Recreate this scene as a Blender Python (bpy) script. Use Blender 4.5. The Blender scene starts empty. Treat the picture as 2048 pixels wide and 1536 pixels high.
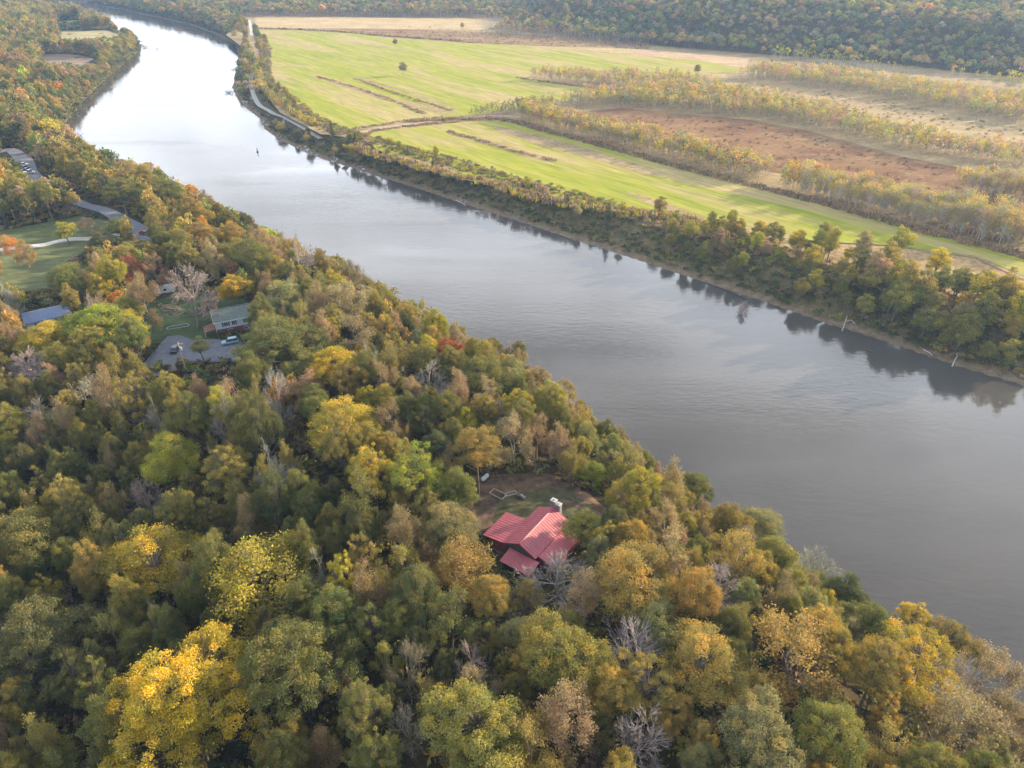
import bpy, bmesh, math, random
import numpy as np
from mathutils import Vector, Matrix
from mathutils.geometry import delaunay_2d_cdt

S = bpy.context.scene
COL = S.collection
rad = math.radians

# ------------------------------------------------------------------ camera
CZ, PITCH, FPX = 120.0, 33.0, 1420.0            # camera height above the river, tilt, focal length in pixels of a 2048 wide frame
cam = bpy.data.cameras.new("camera")
cam.sensor_width = 36.0
cam.lens = FPX / 2048 * 36.0
cam.clip_start, cam.clip_end = 1.0, 12000.0
camo = bpy.data.objects.new("camera", cam)
COL.objects.link(camo)
camo.location = (0, 0, CZ)
camo.rotation_euler = (rad(90 - PITCH), 0, 0)
S.camera = camo

# ------------------------------------------------------------------ light
SUN_AZ, SUN_EL = 65.0, 16.5
SUN_STR, SKY_STR, EXPO = 5.0, 0.15, 1.36
w = bpy.data.worlds.new("World")
S.world = w
w.use_nodes = True
nt = w.node_tree
bg = nt.nodes["Background"]
sky = nt.nodes.new("ShaderNodeTexSky")
sky.sky_type = 'NISHITA'
sky.sun_disc = False
sky.sun_elevation, sky.sun_rotation = rad(SUN_EL), rad(SUN_AZ)
sky.air_density, sky.dust_density, sky.ozone_density = 1.0, 1.2, 1.5
# thin high cloud: soft noise over the view direction
tc = nt.nodes.new("ShaderNodeTexCoord")
sp = nt.nodes.new("ShaderNodeSeparateXYZ")
nt.links.new(tc.outputs["Generated"], sp.inputs[0])
zc = nt.nodes.new("ShaderNodeMath"); zc.operation = 'MAXIMUM'; zc.inputs[1].default_value = 0.08
nt.links.new(sp.outputs["Z"], zc.inputs[0])
dv = nt.nodes.new("ShaderNodeVectorMath"); dv.operation = 'DIVIDE'
cb = nt.nodes.new("ShaderNodeCombineXYZ")
for k in range(3):
    nt.links.new(zc.outputs[0], cb.inputs[k])
nt.links.new(tc.outputs["Generated"], dv.inputs[0]); nt.links.new(cb.outputs[0], dv.inputs[1])
mp = nt.nodes.new("ShaderNodeMapping")
mp.inputs["Rotation"].default_value = (0, 0, rad(-35)); mp.inputs["Scale"].default_value = (0.8, 2.0, 1)
mp.inputs["Location"].default_value = (0.35, 1.1, 0)
nt.links.new(dv.outputs[0], mp.inputs[0])
nz = nt.nodes.new("ShaderNodeTexNoise")
nz.inputs["Scale"].default_value = 1.1; nz.inputs["Detail"].default_value = 6; nz.inputs["Roughness"].default_value = .55
nt.links.new(mp.outputs[0], nz.inputs[0])
cr = nt.nodes.new("ShaderNodeValToRGB")
cr.color_ramp.elements[0].position, cr.color_ramp.elements[0].color = .44, (.0, .0, .0, 1)
cr.color_ramp.elements[1].position, cr.color_ramp.elements[1].color = .60, (.92, .92, .92, 1)
nt.links.new(nz.outputs["Fac"], cr.inputs[0])
mx = nt.nodes.new("ShaderNodeMix"); mx.data_type = 'RGBA'
nt.links.new(cr.outputs[0], mx.inputs["Factor"])
nt.links.new(sky.outputs[0], mx.inputs["A"])
mx.inputs["B"].default_value = (4.9, 5.1, 5.5, 1)
hz = nt.nodes.new("ShaderNodeValToRGB")
hz.color_ramp.elements[0].position, hz.color_ramp.elements[0].color = .30, (.88, .88, .88, 1)
hz.color_ramp.elements[1].position, hz.color_ramp.elements[1].color = .60, (0, 0, 0, 1)
nt.links.new(sp.outputs["Z"], hz.inputs[0])
mh = nt.nodes.new("ShaderNodeMix"); mh.data_type = 'RGBA'
nt.links.new(hz.outputs[0], mh.inputs["Factor"]); nt.links.new(mx.outputs["Result"], mh.inputs["A"])
mh.inputs["B"].default_value = (6.1, 6.25, 6.6, 1)
# an unseen bright cloud bank, added toward +Y to strengthen the river's reflections
by = nt.nodes.new("ShaderNodeValToRGB")
by.color_ramp.elements[0].position, by.color_ramp.elements[0].color = .38, (0, 0, 0, 1)
by.color_ramp.elements[1].position, by.color_ramp.elements[1].color = .74, (1, 1, 1, 1)
nt.links.new(sp.outputs["Y"], by.inputs[0])
bz = nt.nodes.new("ShaderNodeValToRGB")
bz.color_ramp.elements[0].position, bz.color_ramp.elements[0].color = .10, (.25, .25, .25, 1)
bz.color_ramp.elements[1].position, bz.color_ramp.elements[1].color = .26, (1, 1, 1, 1)
e_ = bz.color_ramp.elements.new(.50); e_.color = (.9, .9, .9, 1)
e_ = bz.color_ramp.elements.new(.74); e_.color = (0, 0, 0, 1)
nt.links.new(sp.outputs["Z"], bz.inputs[0])
n2_ = nt.nodes.new("ShaderNodeTexNoise"); n2_.inputs["Scale"].default_value = 1.7; n2_.inputs["Detail"].default_value = 5
nt.links.new(mp.outputs[0], n2_.inputs[0])
bn = nt.nodes.new("ShaderNodeValToRGB")
bn.color_ramp.elements[0].position, bn.color_ramp.elements[0].color = .44, (.12, .12, .12, 1)
bn.color_ramp.elements[1].position, bn.color_ramp.elements[1].color = .56, (1, 1, 1, 1)
nt.links.new(n2_.outputs["Fac"], bn.inputs[0])
def mul_(a, b):
    m = nt.nodes.new("ShaderNodeMath"); m.operation = 'MULTIPLY'; nt.links.new(a, m.inputs[0]); nt.links.new(b, m.inputs[1]); return m.outputs[0]
mb_ = nt.nodes.new("ShaderNodeMix"); mb_.data_type = 'RGBA'
nt.links.new(mul_(mul_(by.outputs[0], bz.outputs[0]), bn.outputs[0]), mb_.inputs["Factor"])
nt.links.new(mh.outputs["Result"], mb_.inputs["A"]); mb_.inputs["B"].default_value = (13.2, 13.8, 14.9, 1)
nt.links.new(mb_.outputs["Result"], bg.inputs[0])
bg.inputs[1].default_value = SKY_STR

sl = bpy.data.lights.new("sun", 'SUN')
sl.energy, sl.angle, sl.color = SUN_STR, rad(0.6), (1.0, .81, .54)
so = bpy.data.objects.new("sun", sl)
COL.objects.link(so)
sd = Vector((math.sin(rad(SUN_AZ)) * math.cos(rad(SUN_EL)), math.cos(rad(SUN_AZ)) * math.cos(rad(SUN_EL)), math.sin(rad(SUN_EL))))
so.rotation_euler = sd.to_track_quat('Z', 'Y').to_euler()
so.location = (300, 100, 400)

S.view_settings.view_transform = 'Standard'
S.view_settings.look = 'None'
S.view_settings.exposure = EXPO
S.view_settings.gamma = 1
S.render.engine = 'CYCLES'
cy = S.cycles
cy.max_bounces, cy.diffuse_bounces, cy.glossy_bounces, cy.transmission_bounces, cy.transparent_max_bounces = 6, 3, 2, 3, 6
cy.volume_bounces = 0
cy.use_denoising = True
cy.sample_clamp_indirect = 6

# ------------------------------------------------------------------ pixel -> place
cp, spn = math.cos(rad(PITCH)), math.sin(rad(PITCH))
def ray(px, py):
    a, b = np.asarray(px, float) - 1024, np.asarray(py, float) - 768
    return a, FPX * cp - b * spn, -FPX * spn - b * cp
def G(px, py, z=8.0):
    x, y, zz = ray(px, py)
    t = (z - CZ) / zz
    return np.stack([x * t, y * t], -1)
def Proj(x, y, z):
    x, y, z = (np.asarray(v, float) for v in (x, y, z))
    dz = z - CZ
    d = y * cp - dz * spn
    d = np.where(d < 1, 1, d)
    u = y * spn + dz * cp
    return 1024 + FPX * x / d, 768 - FPX * u / d, d
def GL(pts, z=8.0):
    a = np.array(pts, float)
    return G(a[:, 0], a[:, 1], z)
def inpoly(P, poly):
    x, y = P[..., 0], P[..., 1]
    r = np.zeros(x.shape, bool)
    n = len(poly)
    for i in range(n):
        x0, y0 = poly[i]; x1, y1 = poly[(i + 1) % n]
        if y0 == y1: continue
        c = ((y0 > y) != (y1 > y)) & (x < (x1 - x0) * (y - y0) / (y1 - y0) + x0)
        r ^= c
    return r
def pdist(P, line):
    x, y = P[..., 0], P[..., 1]
    m = np.full(x.shape, 1e9)
    for i in range(len(line) - 1):
        ax, ay = line[i]; bx, by = line[i + 1]
        dx, dy = bx - ax, by - ay
        t = np.clip(((x - ax) * dx + (y - ay) * dy) / (dx * dx + dy * dy + 1e-9), 0, 1)
        m = np.minimum(m, (x - ax - t * dx) ** 2 + (y - ay - t * dy) ** 2)
    return np.sqrt(m)
def sm(t):
    t = np.clip(t, 0, 1)
    return t * t * (3 - 2 * t)
_r0 = np.random.RandomState(5)
_NW = [(_r0.uniform(-1, 1, 2), _r0.uniform(0, 6.28)) for _ in range(14)]
def vnoise(P, scale):
    s = 0
    for k, (d, ph) in enumerate(_NW):
        f = 6.28 / scale * (0.6 + .12 * k)
        dd = d / np.linalg.norm(d)
        s = s + np.sin((P[..., 0] * dd[0] + P[..., 1] * dd[1]) * f + ph + 1.3 * np.sin((P[..., 1] * dd[0] - P[..., 0] * dd[1]) * f * .6 + ph * 2))
    return s / 7.0

# ------------------------------------------------------------------ lie of the land
near_px = [(56, 0, 0), (73, 14, 0), (120, 22, 6), (178, 34, 6), (232, 52, 8), (276, 78, 4), (273, 106, 0), (239, 135, 0), (202, 167, 0), (164, 205, 0), (126, 250, 0), (135, 272, 0),
           (171, 292, 9), (219, 310, 10), (290, 340, 11), (342, 355, 11), (403, 372, 11), (444, 398, 11), (515, 430, 11), (598, 472, 11), (700, 512, 11), (735, 530, 11),
           (814, 572, 11), (889, 615, 11), (975, 660, 11), (1060, 685, 11), (1088, 720, 11), (1163, 755, 11), (1195, 795, 11), (1299, 850, 11), (1348, 900, 11), (1440, 950, 11),
           (1500, 1020, 11), (1560, 1040, 11), (1640, 1085, 11), (1730, 1160, 11), (1860, 1225, 11), (1950, 1270, 11), (2040, 1350, 11)]
far_px = [(130, 0), (200, 12), (300, 32), (380, 50), (430, 68), (470, 90), (478, 115), (472, 140), (464, 175), (472, 195), (490, 215), (520, 238), (528, 258), (560, 280), (600, 300),
          (650, 320), (700, 335), (752, 352), (841, 379), (923, 407), (992, 429), (1050, 447), (1111, 468), (1231, 506), (1348, 545), (1416, 567), (1512, 598), (1600, 629), (1673, 653),
          (1792, 690), (1908, 731), (2048, 772)]
NEAR = [tuple(G(a, b, z)) for a, b, z in near_px]
FAR = [tuple(G(a, b, 0)) for a, b in far_px]
def ext(line, n, dx, dy):
    x, y = line[-1]
    return line + [(x + dx * n, y + dy * n)]
NEAR = ext(NEAR, 500, .58, -.81)
FAR = ext(FAR, 600, .70, -.71)
NEAR = [(-1900, 1750)] + NEAR
FAR = [(-1900, 1950)] + FAR
NEAR, FAR = np.array(NEAR), np.array(FAR)
LANDL = np.vstack([NEAR, [(-3000, -3000), (-9000, -3000), (-9000, 1750)]])
RIVER = np.vstack([NEAR, FAR[::-1]])
HILLB = np.array([(-300, 400), (-330, 440), (-362, 520), (-425, 650), (-500, 860), (-760, 1290), (-1100, 1700)])
HILLP = np.vstack([HILLB, [(-6000, 1700), (-6000, 330)]])
RIDGE = np.vstack([GL([(1180, 62), (1300, 90), (1519, 108), (1724, 121), (1843, 134), (1929, 144), (2048, 155), (2300, 180)]), [(1400, 500)]])
RIDGEP = np.vstack([RIDGE, [(6000, 500), (6000, 6000), (-200, 6000), (60, 1000)]])

def H(P):
    P = np.asarray(P, float)
    x, y = P[..., 0], P[..., 1]
    dn, df = pdist(P, NEAR), pdist(P, FAR)
    inL, inR = inpoly(P, LANDL), inpoly(P, RIVER)
    plat = np.interp(y, [0, 120, 200, 280, 700], [19, 18, 14, 10, 8])
    wd = np.interp(y, [0, 250, 420], [38, 34, 14])
    hl = sm(dn / 5) * 1.0 + sm((dn - 3) / wd) * plat
    hl = hl - 12 * sm((dn - 74) / 60) * (1 - sm((y - 118) / 70)) * sm((60 - x + 60) / 90)
    hin = inpoly(P, HILLP)
    hl = hl + np.where(hin, 62 * sm(pdist(P, HILLB) / 170), 0)
    rough = .35 * vnoise(P, 26) * sm((dn - 12) / 20)
    hl = hl + rough
    hr = sm(df / 4) * .35 + sm((df - 4) / 20) * 7.5
    rin = inpoly(P, RIDGEP)
    dr = pdist(P, RIDGE)
    hr = hr + np.where(rin, (30 * sm(dr / 95) + 15 * vnoise(P, 380) * sm((dr - 60) / 200)) * sm((x + 250) / 500), 0)
    riv = -2.6 * sm(np.minimum(dn, df) / 8)
    return np.where(inR, riv, np.where(inL, hl, hr))
def h1(x, y):
    return float(H(np.array([[x, y]]))[0])

# ------------------------------------------------------------------ helpers: meshes, tags, materials
def tag(o, label=None, cat=None, group=None, kind=None):
    if label: o["label"] = label
    if cat: o["category"] = cat
    if group: o["group"] = group
    if kind: o["kind"] = kind
    return o
def link(name, me, parent=None, mat=None):
    o = bpy.data.objects.new(name, me)
    COL.objects.link(o)
    if parent: o.parent = parent
    if mat and me is not None and not len(me.materials): me.materials.append(mat)
    return o
def empty(name, loc=(0, 0, 0), rz=0.0):
    o = bpy.data.objects.new(name, None)
    o.empty_display_size = .5
    COL.objects.link(o)
    o.location = loc
    o.rotation_euler = (0, 0, rz)
    return o
def qmesh(name, V, F, attrs=None, smooth=False):
    """mesh out of numpy arrays; F is (n, 4) or (n, 3)"""
    me = bpy.data.meshes.new(name)
    V = np.asarray(V, np.float32); F = np.asarray(F, np.int32)
    k = F.shape[1]
    me.vertices.add(len(V)); me.vertices.foreach_set("co", V.ravel())
    me.loops.add(F.size); me.loops.foreach_set("vertex_index", F.ravel())
    me.polygons.add(len(F)); me.polygons.foreach_set("loop_start", np.arange(0, F.size, k, dtype=np.int32))
    me.polygons.foreach_set("use_smooth", np.full(len(F), smooth))
    me.update(calc_edges=True)
    for n, (dom, a) in (attrs or {}).items():
        a = np.asarray(a, np.float32)
        if a.ndim == 1:
            at = me.attributes.new(n, 'FLOAT', dom); at.data.foreach_set("value", a)
        else:
            if a.shape[1] == 3: a = np.hstack([a, np.ones((len(a), 1), np.float32)])
            at = me.attributes.new(n, 'FLOAT_COLOR', dom); at.data.foreach_set("color", a.ravel())
    return me

class MB:
    """collects boxes, prisms and tubes into one mesh"""
    def __init__(s): s.bm = bmesh.new()
    def box(s, x0, x1, y0, y1, z0, z1, M=None, bevel=0):
        v = [s.bm.verts.new((x, y, z)) for z in (z0, z1) for x, y in ((x0, y0), (x1, y0), (x1, y1), (x0, y1))]
        fs = [s.bm.faces.new([v[i] for i in q]) for q in ((3, 2, 1, 0), (4, 5, 6, 7), (0, 1, 5, 4), (1, 2, 6, 5), (2, 3, 7, 6), (3, 0, 4, 7))]
        if bevel:
            ed = list({e for f in fs for e in f.edges})
            r = bmesh.ops.bevel(s.bm, geom=ed, offset=bevel, segments=2, affect='EDGES', profile=.5)
            v = list({q for f in r['faces'] for q in f.verts} | {q for q in v if q.is_valid})
        if M: bmesh.ops.transform(s.bm, matrix=M, verts=v)
        return s
    def poly(s, pts):
        s.bm.faces.new([s.bm.verts.new(p) for p in pts]); return s
    def prism(s, prof, a, b, axis='y', M=None):
        """closed profile [(u, z)] pushed along an axis from a to b"""
        def mk(t): return [s.bm.verts.new((u, t, z) if axis == 'y' else (t, u, z)) for u, z in prof]
        p, q = mk(a), mk(b); n = len(prof)
        s.bm.faces.new(p); s.bm.faces.new(q[::-1])
        for i in range(n): s.bm.faces.new([p[i], q[i], q[(i + 1) % n], p[(i + 1) % n]])
        if M: bmesh.ops.transform(s.bm, matrix=M, verts=p + q)
        return s
    def tube(s, pts, r, n=8):
        rings = []
        r = r if isinstance(r, (list, tuple)) else [r] * len(pts)
        for i, p in enumerate(pts):
            p = Vector(p)
            d = (Vector(pts[min(i + 1, len(pts) - 1)]) - Vector(pts[max(i - 1, 0)])).normalized()
            q = d.to_track_quat('Z', 'Y')
            rings.append([s.bm.verts.new(p + q @ Vector((math.cos(6.2832 * k / n) * r[i], math.sin(6.2832 * k / n) * r[i], 0))) for k in range(n)])
        for a, b in zip(rings, rings[1:]):
            for k in range(n): s.bm.faces.new([a[k], a[(k + 1) % n], b[(k + 1) % n], b[k]])
        s.bm.faces.new(rings[0][::-1]); s.bm.faces.new(rings[-1])
        return s
    def build(s, name, mat, parent=None, smooth=False):
        bmesh.ops.recalc_face_normals(s.bm, faces=s.bm.faces)
        me = bpy.data.meshes.new(name)
        s.bm.to_mesh(me); s.bm.free()
        for p in me.polygons: p.use_smooth = smooth
        return link(name, me, parent, mat)

def newmat(name):
    m = bpy.data.materials.new(name); m.use_nodes = True
    n = m.node_tree
    return m, n, n.nodes["Principled BSDF"]
def N(n, t, **kw):
    x = n.nodes.new(t)
    for k, v in kw.items():
        if k.startswith("i_"):
            x.inputs[k[2:].replace("_", " ")].default_value = v
        else: setattr(x, k, v)
    return x
def ramp(n, fac, stops, interp='LINEAR'):
    r = n.nodes.new("ShaderNodeValToRGB"); r.color_ramp.interpolation = interp
    e = r.color_ramp.elements
    while len(e) < len(stops): e.new(.5)
    for k, (p, c) in enumerate(stops):
        e[k].position = p; e[k].color = (*c, 1) if len(c) == 3 else c
    n.links.new(fac, r.inputs[0])
    return r.outputs[0]
def noise(n, scale, detail=3, rough=.55, vec=None, dist=0):
    x = N(n, "ShaderNodeTexNoise", i_Scale=scale, i_Detail=detail, i_Roughness=rough, i_Distortion=dist)
    if vec is not None: n.links.new(vec, x.inputs[0])
    return x.outputs["Fac"]
def mixc(n, fac, a, b, mode='MIX'):
    m = n.nodes.new("ShaderNodeMix"); m.data_type = 'RGBA'; m.blend_type = mode
    for s, v in (("Factor", fac), ("A", a), ("B", b)):
        if hasattr(v, "links"): n.links.new(v, m.inputs[s])
        elif isinstance(v, (int, float)): m.inputs[s].default_value = v
        else: m.inputs[s].default_value = (*v, 1)
    return m.outputs["Result"]
def mapping(n, rz=0, scale=(1, 1, 1), coord="Object"):
    t = n.nodes.new("ShaderNodeTexCoord"); g = n.nodes.new("ShaderNodeNewGeometry")
    m = n.nodes.new("ShaderNodeMapping")
    m.inputs["Rotation"].default_value = (0, 0, rz); m.inputs["Scale"].default_value = scale
    n.links.new(g.outputs["Position"] if coord == "World" else t.outputs[coord], m.inputs[0])
    return m.outputs[0]
def plain(name, col, rough=.8, var=.25, scale=2.0, metal=0, spec=.3, bump=0, coord="Object", vscale=(1, 1, 1)):
    m, n, b = newmat(name)
    v = mapping(n, 0, vscale, coord)
    f = noise(n, scale, 5, .6, v)
    c0 = tuple(max(0, c * (1 - var)) for c in col); c1 = tuple(c * (1 + var) for c in col)
    n.links.new(ramp(n, f, [(.3, c0), (.7, c1)]), b.inputs["Base Color"])
    b.inputs["Roughness"].default_value = rough; b.inputs["Metallic"].default_value = metal
    b.inputs["Specular IOR Level"].default_value = spec
    if bump:
        bp = N(n, "ShaderNodeBump", i_Strength=bump, i_Distance=.05)
        n.links.new(f, bp.inputs["Height"]); n.links.new(bp.outputs[0], b.inputs["Normal"])
    return m

# ---- leaves and bark: per-object colour (obj.color) for individual trees, baked face colour for the masses
def leaf_mat(name, baked):
    m = bpy.data.materials.new(name); m.use_nodes = True
    n = m.node_tree
    for x in list(n.nodes): n.nodes.remove(x)
    out = n.nodes.new("ShaderNodeOutputMaterial")
    if baked:
        c = N(n, "ShaderNodeAttribute", attribute_name="col").outputs["Color"]
    else:
        oi = n.nodes.new("ShaderNodeObjectInfo")
        at = N(n, "ShaderNodeAttribute", attribute_name="v")
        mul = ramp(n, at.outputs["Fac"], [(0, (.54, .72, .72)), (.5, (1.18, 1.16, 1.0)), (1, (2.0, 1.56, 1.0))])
        pm = N(n, "ShaderNodeVectorMath", operation='ADD')
        tcx = n.nodes.new("ShaderNodeTexCoord"); n.links.new(tcx.outputs["Object"], pm.inputs[0]); n.links.new(oi.outputs["Location"], pm.inputs[1])
        f_ = noise(n, .30, 3, .6, pm.outputs[0])
        base = mixc(n, ramp(n, f_, [(.42, (0, 0, 0)), (.62, (.5, .5, .5))]), oi.outputs["Color"], (.25, .225, .068))
        c = mixc(n, 1.0, base, mul, 'MULTIPLY')
    d = N(n, "ShaderNodeBsdfDiffuse", i_Roughness=.5); t = n.nodes.new("ShaderNodeBsdfTranslucent")
    g = N(n, "ShaderNodeBsdfGlossy", i_Roughness=.45)
    g.inputs["Color"].default_value = (.9, .9, .85, 1)
    for s in (d, t): n.links.new(c, s.inputs["Color"])
    m1 = N(n, "ShaderNodeMixShader"); m1.inputs[0].default_value = .32
    n.links.new(d.outputs[0], m1.inputs[1]); n.links.new(t.outputs[0], m1.inputs[2])
    m2 = N(n, "ShaderNodeMixShader"); m2.inputs[0].default_value = .018
    n.links.new(m1.outputs[0], m2.inputs[1]); n.links.new(g.outputs[0], m2.inputs[2])
    n.links.new(m2.outputs[0], out.inputs[0])
    return m
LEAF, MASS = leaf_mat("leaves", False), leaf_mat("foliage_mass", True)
def bark_mat():
    m, n, b = newmat("bark")
    oi = n.nodes.new("ShaderNodeObjectInfo")
    f = noise(n, 1.6, 5, .65, mapping(n, 0, (1, 1, .35)))
    n.links.new(mixc(n, 1.0, oi.outputs["Color"], ramp(n, f, [(.3, (.55, .55, .52)), (.7, (1.3, 1.27, 1.2))]), 'MULTIPLY'), b.inputs["Base Color"])
    b.inputs["Roughness"].default_value = .9; b.inputs["Specular IOR Level"].default_value = .15
    return m
BARK = bark_mat()

# ------------------------------------------------------------------ the ground, one sheet
def make_ground():
    ny, nx = 620, 560
    t = np.linspace(0, 1, ny)
    Y = -420 + 40 * 0 + 1700 * t ** 1.25 * .9 + 9000 * np.clip(t - .86, 0, 1) ** 2 * 6 + 260 * t
    s = np.linspace(-1, 1, nx)
    s = np.sign(s) * (np.abs(s) * .9 + .1 * np.abs(s) ** 4 * 3.0)
    W = 330 + .88 * np.maximum(Y, 0)
    XX = W[:, None] * s[None, :]; YY = np.repeat(Y[:, None], nx, 1)
    P = np.stack([XX, YY], -1)
    Z = H(P)
    V = np.dstack([XX, YY, Z]).reshape(-1, 3)
    i = np.arange(ny * nx).reshape(ny, nx)
    F = np.stack([i[:-1, :-1], i[:-1, 1:], i[1:, 1:], i[1:, :-1]], -1).reshape(-1, 4)
    inL = inpoly(P, LANDL); inR = inpoly(P, RIVER)
    n1, n2, n3 = vnoise(P, 30), vnoise(P + 500, 9), vnoise(P - 900, 110)
    def c(*v): return np.array(v)
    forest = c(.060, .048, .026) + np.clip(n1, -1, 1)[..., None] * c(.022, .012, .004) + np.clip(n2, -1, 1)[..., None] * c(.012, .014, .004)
    dry = c(.27, .19, .10) + np.clip(n3, -1, 1)[..., None] * c(.05, .03, .02) + np.clip(n1, -1, 1)[..., None] * c(.03, .035, .005)
    bank = c(.115, .095, .05) + np.clip(n2, -1, 1)[..., None] * c(.05, .03, .015)
    sand = c(.46, .36, .25) + np.clip(n2, -1, 1)[..., None] * c(.10, .08, .06)
    mud = np.broadcast_to(c(.16, .12, .08), sand.shape)
    df = pdist(P, FAR); dn = pdist(P, NEAR)
    k = sm((df - 24) / 8)[..., None]
    right = bank * (1 - k) + dry * k
    right = np.where(inpoly(P, RIDGEP)[..., None], forest * 1.2, right)
    k = sm((df - 4.2 + n2 * 1.4) / 1.5)[..., None]
    sb = sm((df - 1.2) / .8)[..., None]
    right = right * k + (1 - k) * mud
    k = sm((dn - 1.2) / 1.5)[..., None]
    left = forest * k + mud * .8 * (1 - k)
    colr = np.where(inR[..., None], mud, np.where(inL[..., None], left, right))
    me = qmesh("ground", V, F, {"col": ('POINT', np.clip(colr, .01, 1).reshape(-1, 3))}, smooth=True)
    m, n, b = newmat("ground")
    at = N(n, "ShaderNodeAttribute", attribute_name="col")
    v = mapping(n, 0, (1, 1, 1), "World")
    f1, f2 = noise(n, .35, 6, .65, v), noise(n, 2.2, 4, .6, v)
    c1 = mixc(n, 1.0, at.outputs["Color"], ramp(n, f1, [(.3, (.6, .62, .6)), (.7, (1.45, 1.38, 1.3))]), 'MULTIPLY')
    c2 = mixc(n, 1.0, c1, ramp(n, f2, [(.3, (.7, .72, .7)), (.7, (1.3, 1.28, 1.25))]), 'MULTIPLY')
    n.links.new(c2, b.inputs["Base Color"])
    b.inputs["Roughness"].default_value = 1; b.inputs["Specular IOR Level"].default_value = .05
    bp = N(n, "ShaderNodeBump", i_Strength=.8, i_Distance=.5)
    n.links.new(f1, bp.inputs["Height"]); n.links.new(bp.outputs[0], b.inputs["Normal"])
    o = link("ground", me, None, m)
    tag(o, kind="structure")
make_ground()

# ------------------------------------------------------------------ water
def make_water():
    me = qmesh("river_water", [(-3200, -1500, 0), (2600, -1500, 0), (2600, 3200, 0), (-3200, 3200, 0)], [(0, 1, 2, 3)])
    m, n, b = newmat("river_water")
    v = mapping(n, rad(30), (1, 1, 1), "World")
    big = noise(n, .006, 4, .5, mapping(n, rad(40), (1, 3.2, 1), "World"), 1.0)
    n.links.new(ramp(n, big, [(.35, (.056, .051, .044)), (.65, (.074, .067, .058))]), b.inputs["Base Color"])
    b.inputs["IOR"].default_value = 1.333
    b.inputs["Specular IOR Level"].default_value = .5
    lanes = noise(n, .012, 5, .6, mapping(n, rad(52), (.55, 2.6, 1), "World"), .6)
    n.links.new(ramp(n, lanes, [(.42, (.025,) * 3), (.6, (.09,) * 3)]), b.inputs["Roughness"])
    w1 = noise(n, .42, 3, .6, mapping(n, rad(50), (.5, 1.5, 1), "World"), .3)
    w2 = noise(n, 1.7, 2, .6, mapping(n, rad(40), (.7, 1.3, 1), "World"))
    add = N(n, "ShaderNodeMath", operation='MULTIPLY_ADD'); add.inputs[1].default_value = .25
    n.links.new(w2, add.inputs[0]); n.links.new(w1, add.inputs[2])
    st = ramp(n, lanes, [(.38, (.06,) * 3), (.62, (.24,) * 3)])
    bp = N(n, "ShaderNodeBump", i_Distance=.22)
    n.links.new(st, bp.inputs["Strength"])
    n.links.new(add.outputs[0], bp.inputs["Height"]); n.links.new(bp.outputs[0], b.inputs["Normal"])
    tag(link("river_water", me, None, m), kind="structure")
make_water()

# ------------------------------------------------------------------ draped patches: fields, lawns, roads
def drape(name, poly, mat, off, grid=0, z=None, kind="structure"):
    poly = np.asarray(poly, float)
    pts = []
    for i in range(len(poly)):
        a, b = poly[i], poly[(i + 1) % len(poly)]
        k = 1 if not grid else max(1, int(np.linalg.norm(b - a) / grid))
        pts += [a + (b - a) * j / k for j in range(k)]
    nb = len(pts)
    if grid:
        lo, hi = poly.min(0), poly.max(0)
        gx, gy = np.meshgrid(np.arange(lo[0], hi[0], grid), np.arange(lo[1], hi[1], grid))
        g = np.stack([gx.ravel(), gy.ravel()], -1)
        if len(g):
            ring = np.vstack([pts, pts[:1]])
            g = g[inpoly(g, np.array(pts)) & (pdist(g, ring) > grid * .4)]
            pts += list(g)
    r = delaunay_2d_cdt([Vector(p) for p in pts], [], [list(range(nb))], 1, 1e-4)
    P = np.array([tuple(v) for v in r[0]])
    Z = (H(P) if z is None else np.full(len(P), z)) + off
    me = bpy.data.meshes.new(name)
    me.from_pydata([(p[0], p[1], q) for p, q in zip(P, Z)], [], [list(f) for f in r[2]])
    me.update()
    if len(me.polygons) and me.polygons[0].normal.z < 0: me.flip_normals()
    o = link(name, me, None, mat)
    return tag(o, kind=kind)
def smooth_line(pts, n=6):
    P = np.array(pts, float); out = []
    Q = np.vstack([2 * P[0] - P[1], P, 2 * P[-1] - P[-2]])
    for i in range(1, len(Q) - 2):
        for t in np.linspace(0, 1, n, endpoint=False):
            a, b, c, d = Q[i - 1:i + 3]
            out.append(.5 * (2 * b + (c - a) * t + (2 * a - 5 * b + 4 * c - d) * t * t + (3 * b - a - 3 * c + d) * t ** 3))
    out.append(P[-1])
    return np.array(out)
def ribbon(name, pts, width, mat, off, lanes=5):
    L = smooth_line(pts)
    d = np.gradient(L, axis=0); d /= np.linalg.norm(d, axis=1)[:, None] + 1e-9
    nn = np.stack([-d[:, 1], d[:, 0]], -1)
    if np.isscalar(width): width = [width] * len(L)
    else: width = np.interp(np.linspace(0, 1, len(L)), np.linspace(0, 1, len(width)), width)
    V = []
    for s in np.linspace(-.5, .5, lanes):
        V.append(L + nn * (np.array(width) * s)[:, None])
    V = np.stack(V, 1)
    Z = H(V).max(axis=1, keepdims=True).repeat(lanes, 1) + off
    k = np.arange(len(L) * lanes).reshape(len(L), lanes)
    F = np.stack([k[:-1, :-1], k[1:, :-1], k[1:, 1:], k[:-1, 1:]], -1).reshape(-1, 4)
    me = qmesh(name, np.dstack([V, Z]).reshape(-1, 3), F, smooth=True)
    me.update()
    if me.polygons[0].normal.z < 0: me.flip_normals()
    return tag(link(name, me, None, mat), kind="structure")

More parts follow.
